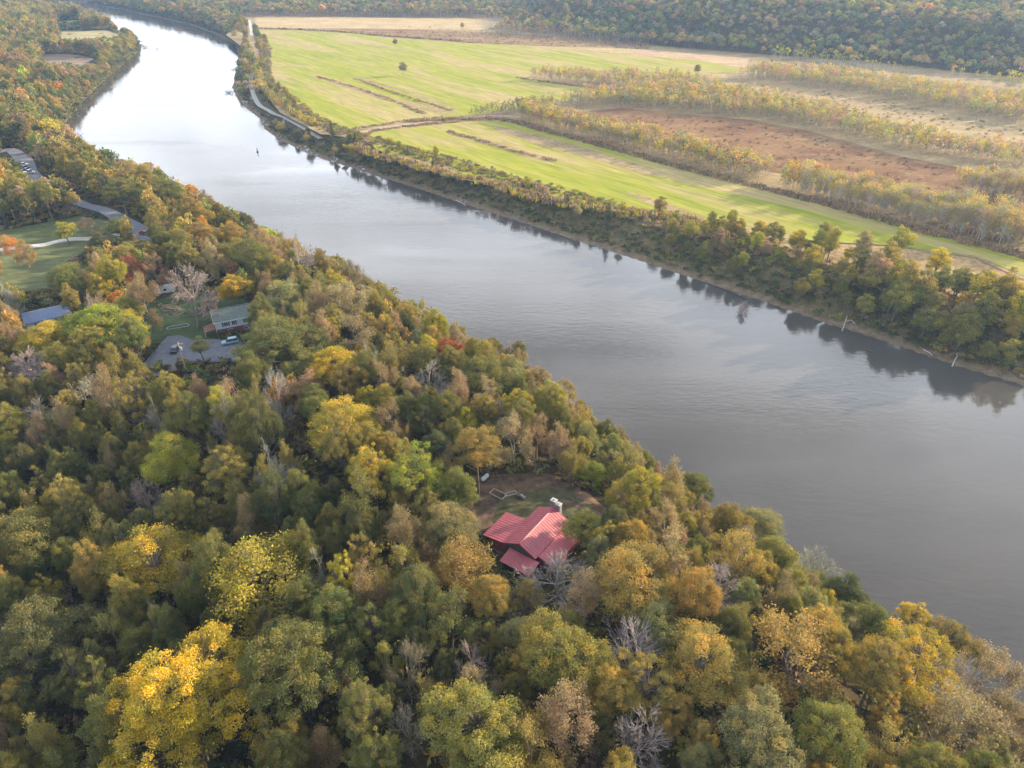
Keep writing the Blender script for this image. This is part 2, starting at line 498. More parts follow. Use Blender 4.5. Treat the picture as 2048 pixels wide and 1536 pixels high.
hd = GL([(1036, 241), (1656, 410)])
ROW = math.atan2(*(hd[1] - hd[0])[::-1])
def crop_mat(name, rot, tan=.5, greens=((.15, .185, .016), (.30, .30, .026)), tanc=(.36, .27, .12), seed=0):
    m, n, b = newmat(name)
    g = n.nodes.new("ShaderNodeNewGeometry")
    def mp_(rz, sc):
        q = n.nodes.new("ShaderNodeMapping"); q.vector_type = 'TEXTURE'
        q.inputs["Rotation"].default_value = (0, 0, rz); q.inputs["Scale"].default_value = tuple(1 / s for s in sc)
        q.inputs["Location"].default_value = (seed * 37.7, seed * 11.3, 0)
        n.links.new(g.outputs["Position"], q.inputs[0]); return q.outputs[0]
    rows = noise(n, 1, 5, .72, mp_(rot, (.010, .16, 1)), .5)
    broad = noise(n, 1, 5, .6, mp_(rot, (.006, .035, 1)), .8)
    fine = noise(n, 1, 5, .7, mp_(rot, (.05, .45, 1)))
    soft = noise(n, 1, 6, .6, mp_(rot, (.012, .022, 1)), .5)
    gr = ramp(n, rows, [(.32, greens[0]), (.68, greens[1])])
    gr = mixc(n, ramp(n, soft, [(.35, (0, 0, 0)), (.65, (.8, .8, .8))]), gr, tuple((a + b) * .52 * k for a, b, k in zip(greens[0], greens[1], (1.15, 1.08, 1))))
    gr = mixc(n, 1.0, gr, ramp(n, fine, [(.3, (.72, .76, .7)), (.7, (1.25, 1.2, 1.2))]), 'MULTIPLY')
    tn = ramp(n, fine, [(.3, tuple(c * .7 for c in tanc)), (.7, tuple(c * 1.2 for c in tanc))])
    e = tan * .16
    k = ramp(n, broad, [(.58 - e, (0, 0, 0)), (.66 - e * .6, (.85, .85, .85))])
    k2 = ramp(n, rows, [(.50 - e * .3, (0, 0, 0)), (.7, (.6, .6, .6))])
    c = mixc(n, k, gr, tn)
    c = mixc(n, k2, c, tn)
    n.links.new(c, b.inputs["Base Color"])
    b.inputs["Roughness"].default_value = 1; b.inputs["Specular IOR Level"].default_value = .1
    return m
def fallow_mat(name, a, bb, rot=ROW, sc=.03):
    m, n, b = newmat(name)
    v = mapping(n, -rot, (1, 2.6, 1), "World")
    f1 = noise(n, sc, 6, .62, v, .5); f2 = noise(n, .35, 6, .72, v)
    c = ramp(n, f1, [(.3, a), (.5, tuple((x + y) / 2 for x, y in zip(a, bb))), (.72, bb)])
    c = mixc(n, 1.0, c, ramp(n, f2, [(.32, (.5, .52, .5)), (.68, (1.5, 1.45, 1.35))]), 'MULTIPLY')
    n.links.new(c, b.inputs["Base Color"]); b.inputs["Roughness"].default_value = 1
    b.inputs["Specular IOR Level"].default_value = .05
    return m
M_tan = fallow_mat("dry_meadow", (.20, .15, .075), (.36, .27, .15))
M_red = fallow_mat("fallow", (.125, .056, .031), (.26, .165, .082), sc=.022)
M_scrub = fallow_mat("scrub_ground", (.15, .08, .045), (.30, .21, .11), sc=.04)
# broad dry meadow sheet over the whole plain, then the cropped fields on it
FIELD_TOP = [(452, 70), (484, 33), (930, 36), (1026, 46), (1000, 58), (1300, 93), (1519, 110), (1724, 124), (1929, 147), (2120, 172), (2300, 560), (2048, 560), (1948, 515), (1700, 480), (1536, 487), (1350, 430), (1163, 410), (1091, 397), (1060, 372), (940, 362), (780, 315), (725, 278), (640, 268), (560, 225), (512, 165), (505, 110)]
drape("dry_meadow", GL(FIELD_TOP), M_tan, .04, z=8)
drape("fallow_field", GL([(1140, 226), (1240, 216), (1360, 228), (1500, 240), (1610, 260), (1800, 312), (2100, 372), (2100, 450), (1860, 410), (1640, 360), (1545, 345), (1350, 296), (1200, 262), (1120, 240)]), M_red, .09, z=8)
drape("fallow_field", GL([(650, 60), (700, 64), (930, 86), (1100, 93), (1300, 100), (1300, 84), (1180, 76), (1000, 66), (830, 58), (700, 56)]), M_scrub, .09, z=8)
greenA = [(515, 60), (600, 61), (700, 66), (790, 77), (925, 86), (1094, 93), (1240, 96), (1350, 103), (1430, 120), (1490, 140), (1380, 152), (1240, 140), (1080, 142), (1052, 155), (1110, 168), (1210, 182), (1200, 192), (1080, 204), (1000, 222), (937, 231), (821, 243), (706, 259), (660, 258), (632, 248), (585, 215), (535, 190), (520, 165), (518, 130), (524, 100)]
drape("crop_field", GL(greenA), crop_mat("young_crop", ROW - .05, .62, seed=1), .14, z=8)
greenB = [(735, 272), (748, 264), (900, 247), (940, 244), (1012, 244), (1094, 266), (1197, 293), (1350, 336), (1502, 375), (1656, 414), (1826, 462), (2048, 517), (2200, 556), (2200, 600), (2048, 552), (1948, 512), (1800, 492), (1640, 484), (1536, 480), (1350, 424), (1300, 420), (1163, 407), (1110, 402), (1091, 392), (1077, 369), (940, 358), (889, 328), (787, 307), (752, 300)]
drape("crop_field", GL(greenB), crop_mat("young_crop_strip", ROW, .40, seed=2), .14, z=8)
drape("meadow_strip", GL([(510, 33), (930, 37), (1026, 47), (960, 60), (780, 58), (512, 55)]), fallow_mat("stubble", (.30, .22, .11), (.46, .35, .20)), .14, z=8)
drape("meadow_strip", GL([(1094, 94), (1300, 100), (1500, 118), (1490, 138), (1400, 122), (1250, 108)]), fallow_mat("stubble_pink", (.30, .20, .12), (.46, .34, .22)), .20, z=8)
drape("far_green_field", GL([(232, 0), (322, 0), (318, 9), (240, 7)]), plain("far_crop", (.15, .26, .03), 1, .3, .05, coord="World"), .2, z=8)
for pl in ([(640, 154), (700, 170), (800, 200), (915, 225), (880, 228), (760, 198), (680, 172)], [(690, 150), (800, 182), (905, 218), (925, 221), (840, 190), (730, 158)], [(888, 262), (960, 275), (1050, 303), (1120, 325), (1080, 320), (980, 292), (900, 270)],
           [(985, 250), (1080, 270), (1200, 305), (1320, 345), (1300, 352), (1180, 318), (1070, 290), (990, 262)], [(1440, 470), (1500, 455), (1590, 470), (1600, 482), (1536, 480)], [(1240, 380), (1330, 405), (1420, 440), (1400, 446), (1300, 410)]):
    drape("stubble_patch", GL(pl), M_tan, .19, z=8)

# left bank clearings
M_grass = plain("lawn", (.095, .105, .035), 1, .4, .18, coord="World", vscale=(1, 3, 1))
M_yard = plain("yard_lawn", (.060, .085, .028), 1, .5, .22, coord="World")
M_dirt = plain("bare_dirt", (.13, .085, .052), 1, .55, .5, coord="World", bump=.5)
M_gravel = plain("asphalt", (.15, .155, .175), .95, .22, .6, coord="World")
M_road = plain("road_surface", (.19, .195, .215), .95, .12, .5, coord="World")
M_track = plain("gravel_track", (.42, .39, .35), .95, .2, .8, coord="World")
def zpoly(px, z): return GL(px, z)
LAWN = zpoly([(-120, 470), (0, 464), (90, 448), (160, 434), (200, 440), (290, 470), (250, 480), (190, 490), (150, 530), (120, 590), (60, 600), (-60, 620)], 10.5)
drape("lawn", LAWN, M_grass, .12, 5)
FIELDS_L = [([(112, 62), (250, 60), (256, 78), (180, 84), (118, 84)], (.30, .25, .11)), ([(112, 42), (168, 40), (164, 50), (118, 50)], (.15, .22, .05)), ([(68, 110), (140, 108), (200, 118), (205, 128), (165, 134), (100, 134)], (.22, .15, .09))]
for k, (pl, c) in enumerate(FIELDS_L):
    drape("clearing", zpoly(pl, 9), plain("clearing_%d" % k, c, 1, .35, .03, coord="World", vscale=(1, 4, 1)), .25, 12)
ROAD = zpoly([(-60, 304), (0, 303), (22, 300), (48, 322), (60, 350), (100, 373), (140, 398), (180, 415), (215, 425), (250, 445), (290, 470), (306, 488)], 10.5)
ribbon("road", ROAD, [7, 7, 6, 8.5, 9, 7, 5.2, 5.2, 6, 7, 9, 8], M_road, .16)
DRIVE = zpoly([(-40, 512), (0, 508), (60, 500), (110, 490), (170, 482), (215, 476), (245, 472), (275, 470)], 10.5)
ribbon("path", DRIVE, 4.2, M_track, .22)
YARD2 = zpoly([(268, 600), (330, 560), (420, 590), (500, 600), (470, 640), (440, 690), (380, 690), (300, 700), (275, 650)], 14)
drape("yard", YARD2, M_yard, .12, 4)
PARK = zpoly([(338, 683), (362, 680), (392, 692), (430, 690), (470, 692), (530, 700), (540, 730), (470, 742), (400, 742), (308, 750), (290, 742)], 14)
drape("parking_pad", PARK, M_gravel, .2, 4)
drape("dirt_patch", zpoly([(258, 560), (300, 535), (350, 540), (380, 560), (330, 600), (280, 600)], 13), M_dirt, .17, 4)
YARD1 = zpoly([(930, 965), (985, 955), (1100, 955), (1180, 990), (1230, 1040), (1180, 1060), (1140, 1120), (1000, 1120), (955, 1075), (925, 1020)], 18)
drape("yard_clearing", YARD1, M_dirt, .12, 3)
drape("yard_grass", zpoly([(1000, 1010), (1060, 985), (1130, 985), (1170, 1010), (1215, 1040), (1150, 1050), (1010, 1075), (985, 1050)], 18), plain("thin_grass", (.085, .08, .034), 1, .5, .35, coord="World"), .18, 3)
ribbon("path", zpoly([(1120, 1012), (1160, 1020), (1210, 1045), (1260, 1070)], 18), 1.6, M_dirt, .24)
ribbon("path", zpoly([(360, 760), (300, 775), (230, 780), (160, 775), (100, 770)], 12), 4.5, plain("lane", (.2, .17, .16), 1, .3, .4, coord="World"), .2)
ribbon("path", zpoly([(575, 850), (600, 900), (640, 945), (670, 975)], 12), 2.6, plain("footpath", (.14, .095, .065), 1, .3, .4, coord="World"), .2)
# farm tracks across the river
TRACK = GL([(498, 40), (503, 62), (504, 87), (514, 109), (505, 140), (501, 164), (512, 191), (537, 208), (574, 232), (612, 253), (640, 268)])
ribbon("farm_track", TRACK, 3.6, M_track, .22)
ribbon("farm_track", GL([(716, 266), (760, 258), (830, 246), (900, 239), (935, 235), (1000, 232), (1040, 234)]), 5.5, plain("farm_track_dirt", (.34, .25, .17), 1, .25, .3, coord="World"), .26)
# ------------------------------------------------------------------ tree prototypes
# a prototype is a dict: leaf quads (LV, v) and wood quads (WV trunk, TV twigs)
def seg_quads(segs, sides=4):
    if not len(segs): return np.zeros((0, 4, 3))
    A = np.array([s[0] for s in segs]); B = np.array([s[1] for s in segs])
    ra = np.array([s[2] for s in segs]); rb = np.array([s[3] for s in segs])
    d = B - A; d /= np.linalg.norm(d, axis=1)[:, None] + 1e-9
    up = np.where(np.abs(d[:, 2:3]) > .9, [[1, 0, 0]], [[0, 0, 1]])
    u = np.cross(d, up); u /= np.linalg.norm(u, axis=1)[:, None] + 1e-9
    w_ = np.cross(d, u)
    out = []
    ang = np.arange(sides) * 6.2832 / sides
    for k in range(sides):
        a0, a1 = ang[k], ang[(k + 1) % sides]
        o0 = u * math.cos(a0) + w_ * math.sin(a0); o1 = u * math.cos(a1) + w_ * math.sin(a1)
        out.append(np.stack([A + o0 * ra[:, None], A + o1 * ra[:, None], B + o1 * rb[:, None], B + o0 * rb[:, None]], 1))
    return np.concatenate(out, 0)
def leaf_quads(R, C, size, nrm=None, flat=.6):
    n = len(C)
    a = R.normal(size=(n, 3)); a /= np.linalg.norm(a, axis=1)[:, None]
    if nrm is not None:
        a = a * flat + nrm * (1 - flat); a /= np.linalg.norm(a, axis=1)[:, None] + 1e-9
    t = R.normal(size=(n, 3)); u = np.cross(a, t); u /= np.linalg.norm(u, axis=1)[:, None] + 1e-9
    w_ = np.cross(a, u)
    s = (size * R.uniform(.6, 1.35, n))[:, None]
    bend = a * s * .18
    return np.stack([C - u * s * .62, C - w_ * s * .42 + bend, C + u * s * .62, C + w_ * s * .42 + bend], 1)
def sph(R, n):
    v = R.normal(size=(n, 3)); return v / np.linalg.norm(v, axis=1)[:, None]
def bez(a, m, b, ra, rb, n=3):
    P = [(1 - t) ** 2 * a + 2 * t * (1 - t) * m + t * t * b for t in np.linspace(0, 1, n + 1)]
    r = np.linspace(ra, rb, n + 1)
    return [(P[i], P[i + 1], r[i], r[i + 1]) for i in range(n)]

def leafy(seed, Hh=18, Rr=6, nb=48, rb=(.17, .30), nleaf=8500, ls=.36, cfrac=.66, gap=0.0, twigs=3, upflat=.8, lean=.6, trunk_r=.28, low=-.45, inner=.12):
    R = np.random.RandomState(seed)
    cz, V = Hh * (1 - cfrac / 2), Hh * cfrac / 2
    top = np.array([R.normal() * lean, R.normal() * lean, Hh * .74])
    trunk = bez(np.array([0, 0, -1.0]), np.array([top[0] * .2, top[1] * .2, Hh * .4]), top, trunk_r, trunk_r * .35, 5)
    def tr(z):
        f = min(max(z / top[2], 0), 1); return np.array([top[0] * f * f, top[1] * f * f, z])
    ph = R.uniform(0, 6.28, 5); am = R.uniform(.5, 1.2, 5)
    B = []
    tries = 0
    nl = R.randint(4, 7)
    ax = R.uniform(.85, 1.15)
    LD = [(np.array([math.cos(6.283 * k / nl + ph[0] + R.normal() * .25) * Rr * R.uniform(.34, .58) * ax, math.sin(6.283 * k / nl + ph[0] + R.normal() * .25) * Rr * R.uniform(.34, .58) / ax,
                     cz + V * R.uniform(-.42, .25)]), Rr * R.uniform(.40, .58), V * R.uniform(.42, .66)) for k in range(nl)]
    LD.append((np.array([R.normal() * .1 * Rr, R.normal() * .1 * Rr, cz + V * .32]), Rr * .5, V * .68))
    while len(B) < nb and tries < 6000:
        tries += 1
        lc, lr, lv = LD[R.randint(len(LD))]
        d = sph(R, 1)[0]
        if d[2] < low: continue
        rho = R.uniform(.72, 1.05) if R.rand() > inner else R.uniform(.2, .65)
        c = lc + d * np.array([lr, lr, lv]) * rho
        if any((((c[0] - q[0][0]) / q[1]) ** 2 + ((c[1] - q[0][1]) / q[1]) ** 2 + ((c[2] - q[0][2]) / q[2]) ** 2) < .30 for q in LD) and R.rand() > inner: continue
        r_ = Rr * R.uniform(*rb) * (1.15 - .3 * abs(d[2]))
        if any(np.linalg.norm(c - b[0]) < (r_ + b[1]) * (.60 + gap) for b in B): continue
        B.append((c, r_))
    tw = []; L = []; Vv = []
    tot = sum(b[1] ** 2 for b in B)
    for c, r_ in B:
        hd_ = math.hypot(c[0], c[1])
        z0 = max(Hh * .22, min(c[2] - hd_ * R.uniform(.5, .9), top[2] * .98))
        a = tr(z0)
        m = (a + c) / 2 + np.array([0, 0, -.08 * hd_]) + R.normal(size=3) * .3
        rr = trunk_r * R.uniform(.28, .42)
        tw += bez(a, m, c, rr, rr * .4, 4)
        for q in range(twigs):
            e = c + sph(R, 1)[0] * r_ * np.array([.95, .95, .8])
            tw += bez(c - (c - a) * .12, (c + e) / 2 + R.normal(size=3) * .1, e, rr * .35, .02, 2)
        n = int(nleaf * r_ ** 2 / tot)
        d = sph(R, n)
        d[:, 2] = np.where((d[:, 2] < -.2) & (R.rand(n) < .6), -d[:, 2], d[:, 2])
        rr_ = R.uniform(.45, 1.12, n) ** .8; rr_ = np.where(R.rand(n) < .16, R.uniform(1.0, 1.6, n), rr_)
        q = c + d * (r_ * rr_)[:, None] * np.array([1.08, 1.08, upflat])
        nr = d * .6 + np.array([0, 0, .55])
        L.append(leaf_quads(R, q, ls, nr, .62))
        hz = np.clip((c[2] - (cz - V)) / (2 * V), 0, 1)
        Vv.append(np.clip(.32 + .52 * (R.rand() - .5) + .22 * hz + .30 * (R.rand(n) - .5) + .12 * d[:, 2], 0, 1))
    return dict(L=np.concatenate(L), v=np.concatenate(Vv), W=seg_quads(trunk, 7), T=seg_quads(tw, 4), H=Hh, R=Rr)

def barey(seed, Hh=15, Rr=6, depth=5, kids=(3, 4), nleaf=900, ls=.30, trunk_r=.24, trop=.16, spread=.72, start=.30, limbs=6):
    R = np.random.RandomState(seed)
    segs = []; tips = []
    def rec(p, d, ln, r, dep):
        m = p + d * ln * .5
        d2 = d + R.normal(size=3) * .16 + np.array([0, 0, trop]); d2 /= np.linalg.norm(d2)
        e = m + d2 * ln * .5
        segs.append((p, m, r, r * .82)); segs.append((m, e, r * .82, r * .62))
        if dep == 0:
            tips.append(e); return
        k = R.randint(kids[0], kids[1] + 1)
        for i in range(k):
            f = 1.0 if i == 0 else R.uniform(.25, 1)
            q = p + (m - p) * min(1, f * 2) if f < .5 else m + (e - m) * (f - .5) * 2
            ax = sph(R, 1)[0]
            nd = d2 + np.cross(d2, ax) * (R.uniform(.5, 1.0) * spread if i else .25)
            nd /= np.linalg.norm(nd)
            rec(q, nd, ln * R.uniform(.60, .80), max(r * .52, .019), dep - 1)
    trunk = bez(np.array([0, 0, -1.0]), np.array([R.normal() * .3, R.normal() * .3, Hh * start]), np.array([R.normal() * .5, R.normal() * .5, Hh * .62]), trunk_r, trunk_r * .4, 5)
    for i in range(limbs):
        a = 6.283 * (i / limbs) + R.normal() * .3
        f = R.uniform(.4, 1.0)
        s = trunk[min(4, int(f * 5))][0]
        el = R.uniform(.25, 1.2)
        d = np.array([math.cos(a) * math.cos(el), math.sin(a) * math.cos(el), math.sin(el)])
        rec(s, d, Rr * .44, trunk_r * .42, depth - 1)
    rec(trunk[-1][1], np.array([0, 0, 1.0]), Hh * .17, trunk_r * .4, depth - 1)
    tips = np.array(tips)
    q = tips[R.randint(0, len(tips), nleaf)] + R.normal(size=(nleaf, 3)) * .35
    return dict(L=leaf_quads(R, q, ls), v=np.clip(.5 + .5 * (R.rand(nleaf) - .5), 0, 1), W=seg_quads(trunk, 7), T=seg_quads(segs, 3), H=Hh, R=Rr)

def conifer(seed, Hh=9, Rr=2.2, nleaf=2600, ls=.30, tiers=0, low=.06):
    R = np.random.RandomState(seed)
    trunk = [(np.array([0, 0, -.6]), np.array([0, 0, Hh * .96]), .16, .03)]
    L, Vv, tw = [], [], []
    nbr = 90 if not tiers else tiers * 6
    for k in range(nbr):
        if tiers:
            lev = k // 6; f = low + (1 - low) * (lev + .5 * R.rand() * .4) / tiers; az = 6.283 * (k % 6) / 6 + lev * .5 + R.normal() * .15
        else:
            f = low + (1 - low) * R.rand() ** 1.1; az = R.uniform(0, 6.283)
        rr = Rr * (1 - f) ** (.75 if tiers else .6) * R.uniform(.75, 1.1) + .15
        z = f * Hh
        tip = np.array([math.cos(az) * rr, math.sin(az) * rr, z + (rr * .12 if tiers else rr * .45)])
        a = np.array([0, 0, z])
        tw += bez(a, (a + tip) / 2 + np.array([0, 0, .1]), tip, .05, .015, 2)
        n = int(nleaf / nbr * (.4 + 1.2 * (1 - f)))
        t = R.uniform(.25, 1.05, n)[:, None]
        sp_ = (rr * .22 if tiers else .34)
        q = a + (tip - a) * t + R.normal(size=(n, 3)) * np.array([sp_, sp_, sp_ * .55])
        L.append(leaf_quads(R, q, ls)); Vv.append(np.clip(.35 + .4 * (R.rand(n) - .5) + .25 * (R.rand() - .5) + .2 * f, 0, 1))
    return dict(L=np.concatenate(L), v=np.concatenate(Vv), W=seg_quads(trunk, 6), T=seg_quads(tw, 3), H=Hh, R=Rr)

def young(seed, Hh=9.5, Rr=1.7, nleaf=420, ls=.34, ntw=60):
    R = np.random.RandomState(seed)
    trunk = bez(np.array([0, 0, -.5]), np.array([R.normal() * .2, R.normal() * .2, Hh * .5]), np.array([R.normal() * .4, R.normal() * .4, Hh * .95]), .10, .03, 3)
    tw, L = [], []
    for k in range(ntw):
        f = R.uniform(.22, .98); az = R.uniform(0, 6.283)
        rr = Rr * (.35 + .9 * math.sin(3.14 * min(1, f * .9 + .05))) * R.uniform(.5, 1.0)
        a = np.array([0, 0, f * Hh * .93]); tip = a + np.array([math.cos(az) * rr, math.sin(az) * rr, rr * R.uniform(.7, 1.3)])
        tw += bez(a, (a + tip) / 2 + R.normal(size=3) * .1, tip, .045, .02, 2)
        if f > .3 or R.rand() < .5:
            n = int(nleaf / ntw * (.4 + 1.2 * f))
            L.append(leaf_quads(R, tip + R.normal(size=(n, 3)) * np.array([.45, .45, .5]), ls))
    L = np.concatenate(L)
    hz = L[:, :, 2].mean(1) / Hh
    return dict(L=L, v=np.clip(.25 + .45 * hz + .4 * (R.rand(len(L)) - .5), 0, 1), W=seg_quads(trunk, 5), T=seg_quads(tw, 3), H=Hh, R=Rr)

def bush(seed, Hh=2.6, Rr=1.9, nleaf=420, ls=.30):
    R = np.random.RandomState(seed)
    L, v = [], []
    for k in range(9):
        c = np.array([R.normal() * Rr * .45, R.normal() * Rr * .45, Hh * R.uniform(.25, .7)])
        n = nleaf // 9
        d = sph(R, n); d[:, 2] = np.abs(d[:, 2]) * .9 - .15
        L.append(leaf_quads(R, c + d * Rr * .45 * R.uniform(.5, 1.1, n)[:, None], ls)); v.append(np.clip(.4 + .3 * (R.rand() - .5) + .4 * (R.rand(n) - .5), 0, 1))
    return dict(L=np.concatenate(L), v=np.concatenate(v), W=np.zeros((0, 4, 3)), T=np.zeros((0, 4, 3)), H=Hh, R=Rr)
def massy(seed, Hh=11, Rr=4.2, nb=9, per=9, ls=1.5, cf=.7, stem=True):
    """coarse tree for the distant woods: a few leaf clumps on a stem"""
    R = np.random.RandomState(seed); L, v = [], []
    for k in range(nb):
        d = sph(R, 1)[0]; d[2] = abs(d[2]) * 1.1 - .3
        c = np.array([d[0] * Rr * .62, d[1] * Rr * .62, Hh * (1 - cf / 2) + d[2] * Hh * cf * .36])
        dd = sph(R, per); dd[:, 2] = np.abs(dd[:, 2]) * .9 - .2
        L.append(leaf_quads(R, c + dd * Rr * .36, ls, dd * .5 + np.array([0, 0, .5]), .55))
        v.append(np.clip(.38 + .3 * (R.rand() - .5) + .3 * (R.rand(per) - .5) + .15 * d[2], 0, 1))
    W = seg_quads([(np.array([0, 0, -.5]), np.array([0, 0, Hh * .6]), .2, .1)], 3) if stem else np.zeros((0, 4, 3))
    return dict(L=np.concatenate(L), v=np.concatenate(v), W=W, T=np.zeros((0, 4, 3)), H=Hh, R=Rr)
def tuft(seed, Hh=1.5, n=26):
    R = np.random.RandomState(seed)
    b = np.stack([R.normal(size=n) * .7, R.normal(size=n) * .7, np.zeros(n)], -1)
    t = b + np.stack([R.normal(size=n) * .25, R.normal(size=n) * .25, Hh * R.uniform(.5, 1.1, n)], -1)
    s = np.stack([R.normal(size=n), R.normal(size=n), np.zeros(n)], -1); s /= np.linalg.norm(s, axis=1)[:, None]; s *= .22
    return dict(L=np.stack([b - s, b + s, t + s * .6, t - s * .6], 1), v=np.clip(R.rand(n), 0, 1), W=np.zeros((0, 4, 3)), T=np.zeros((0, 4, 3)), H=Hh, R=1)

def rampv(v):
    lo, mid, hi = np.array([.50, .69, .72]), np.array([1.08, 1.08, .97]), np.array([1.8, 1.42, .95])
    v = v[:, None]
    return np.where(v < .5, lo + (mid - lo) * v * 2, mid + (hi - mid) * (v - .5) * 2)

class Mass:
    """many far plants as one mesh (kind stuff)"""
    def __init__(s): s.V = []; s.C = []
    def add(s, pr, x, y, z, sc, sz, rz, tint, bark=(.20, .17, .14)):
        c, q = math.cos(rz), math.sin(rz)
        M = np.array([[c * sc, -q * sc, 0], [q * sc, c * sc, 0], [0, 0, sz]], np.float32)
        Q = pr["all"] @ M.T + np.array([x, y, z], np.float32)
        s.V.append(Q)
        nl = len(pr["L"])
        C = np.empty((len(Q), 3), np.float32)
        C[:nl] = pr["rv"] * np.array(tint)
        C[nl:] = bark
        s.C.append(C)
    def build(s, name, label, cat=None):
        if not s.V: return
        V = np.concatenate(s.V).reshape(-1, 3); n = len(V) // 4
        F = np.arange(n * 4).reshape(n, 4)
        me = qmesh(name, V, F, {"col": ('FACE', np.clip(np.concatenate(s.C), 0, 1))})
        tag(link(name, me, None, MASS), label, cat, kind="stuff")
        print(name, n)
def prep(p):
    p["all"] = np.concatenate([p["L"], p["W"], p["T"]]).astype(np.float32)
    p["rv"] = rampv(p["v"]).astype(np.float32)
    return p

K = {}          # style -> list of (prototype dict, trunk mesh, crown mesh)
def reg(style, p):
    q = np.concatenate([p["L"], p["T"]]).mean(1)
    p["R"] = float(np.percentile(np.hypot(q[:, 0], q[:, 1]), 96)); p["H"] = float(np.percentile(q[:, 2], 99.5))
    W = p["W"]; T = p["T"]; L = p["L"]
    tm = None
    if len(W) or len(T):
        q = np.concatenate([W, T]).reshape(-1, 3)
        tm = qmesh(style + "_trunk", q, np.arange(len(q)).reshape(-1, 4)); tm.materials.append(BARK)
    q = L.reshape(-1, 3)
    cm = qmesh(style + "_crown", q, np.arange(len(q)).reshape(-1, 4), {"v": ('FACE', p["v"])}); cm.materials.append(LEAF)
    K.setdefault(style, []).append((prep(p), tm, cm))
for s in range(7): reg("dense", leafy(10 + s, 17, 6, 105, (.08, .21), 33000, .175))
for s in range(4): reg("tall", leafy(30 + s, 20, 5, 84, (.10, .24), 24000, .18, .62))
for s in range(5): reg("open", leafy(50 + s, 18, 6.4, 95, (.07, .155), 22000, .17, .70, gap=.22, twigs=5, inner=.25, trunk_r=.3))
reg("grand", leafy(65, 26, 10, 190, (.055, .125), 62000, .19, .74, gap=.16, twigs=5, inner=.25, trunk_r=.42))
reg("grand", leafy(66, 22, 9, 170, (.06, .13), 46000, .20, .74, gap=.12, twigs=4, inner=.2, trunk_r=.36))
for s in range(5): reg("sparse", barey(70 + s, 15, 6, 5, (3, 4), 9000, .22, trop=.08, spread=.9))
for s in range(4): reg("bare", barey(90 + s, 14, 6.2, 5, (3, 5), 420, .25, limbs=9, trop=.05, spread=1.0, start=.26))
for s in range(3): reg("snag", barey(110 + s, 14, 5.2, 5, (3, 4), 60, .2, spread=.95, limbs=8, trunk_r=.2, trop=.1))
for s in range(3): reg("cedar", conifer(130 + s))
reg("pine", conifer(140, 15, 4.6, 6000, .30, tiers=13, low=.22))
for s in range(5): reg("bank", leafy(150 + s, 12, 3.7, 30, (.22, .36), 3600, .36, .78, low=-.8))
for s in range(5): reg("young", young(170 + s, 8.2 + .6 * s, 1.4 + .18 * s, nleaf=260 + 60 * s, ls=.28, ntw=80 + 8 * s))
for s in range(4): reg("bush", bush(190 + s))
LOW = {"wood": [prep(leafy(200 + s, 15, 5.4, 26, (.2, .34), 620, .95, .66, twigs=0)) for s in range(6)],
       "bare": [prep(barey(220 + s, 13, 5, 3, (3, 4), 160, .6, trunk_r=.2)) for s in range(3)],
       "bankl": [prep(leafy(210 + s, 12, 3.7, 22, (.24, .38), 420, .75, .8, low=-.8, twigs=0)) for s in range(5)],
       "far": [prep(massy(230 + s)) for s in range(8)],
       "young": [prep(young(250 + s, nleaf=90, ls=.62, ntw=16)) for s in range(6)],
       "pole": [prep(massy(260 + s, 10, 1.7, 4, 6, 1.0, .75)) for s in range(6)],
       "bush": [prep(bush(280 + s, nleaf=54, ls=.8)) for s in range(5)],
       "fbush": [prep(bush(290 + s, nleaf=99, ls=.62)) for s in range(5)],
       "tuft": [prep(tuft(300 + s)) for s in range(4)]}

# ------------------------------------------------------------------ colours
PAL = {"dg": (.088, .104, .046), "g": (.155, .168, .052), "og": (.265, .235, .066), "yg": (.38, .34, .045), "y": (.46, .34, .03), "lime": (.28, .33, .04),
       "o": (.50, .24, .045), "oo": (.36, .268, .072), "r": (.34, .105, .06), "tan": (.34, .255, .155), "br": (.25, .185, .105), "pk": (.33, .225, .155),
       "gr": (.25, .20, .14), "bl": (.115, .15, .09), "pg": (.26, .27, .13), "gold": (.50, .40, .06), "gg": (.25, .25, .06)}
WOOD = {"dg": (.16, .14, .115), "gr": (.38, .345, .315), "tan": (.30, .255, .21), "pk": (.34, .27, .22), "pale": (.50, .46, .43)}
LOOK = {"dg": "dark green", "g": "green", "og": "olive green", "yg": "yellow-green", "y": "yellow", "lime": "bright lime green", "o": "orange", "oo": "orange-olive", "r": "rust red",
        "tan": "tan", "br": "brown", "pk": "pinkish tan", "gr": "grey", "bl": "bluish green", "pg": "pale green", "gold": "golden", "gg": "fresh olive"}
STYN = {"dense": ("broadleaf_tree", "broad full-crowned tree", "tree"), "tall": ("tall_tree", "tall tree", "tree"), "open": ("open_crowned_tree", "tree with an open crown", "tree"),
        "sparse": ("thinning_tree", "half-bare tree", "tree"), "bare": ("bare_tree", "leafless tree", "tree"), "grand": ("great_tree", "great spreading tree", "tree"), "snag": ("dead_tree", "dead tree", "tree"), "cedar": ("cedar_tree", "small cedar", "tree"),
        "pine": ("pine_tree", "pine", "tree"), "bank": ("bank_tree", "small bank tree", "tree"), "young": ("young_tree", "slender young tree", "tree"), "bush": ("bush", "bush", "bush")}
rng = np.random.RandomState(77)
def jit(c, a=.14):
    k = rng.uniform(1 - a, 1 + a)
    return tuple(float(np.clip(v * k * rng.uniform(1 - a * .6, 1 + a * .6), .005, .8)) for v in c)
TREES = []      # every individual: dict with world place and the words for its label
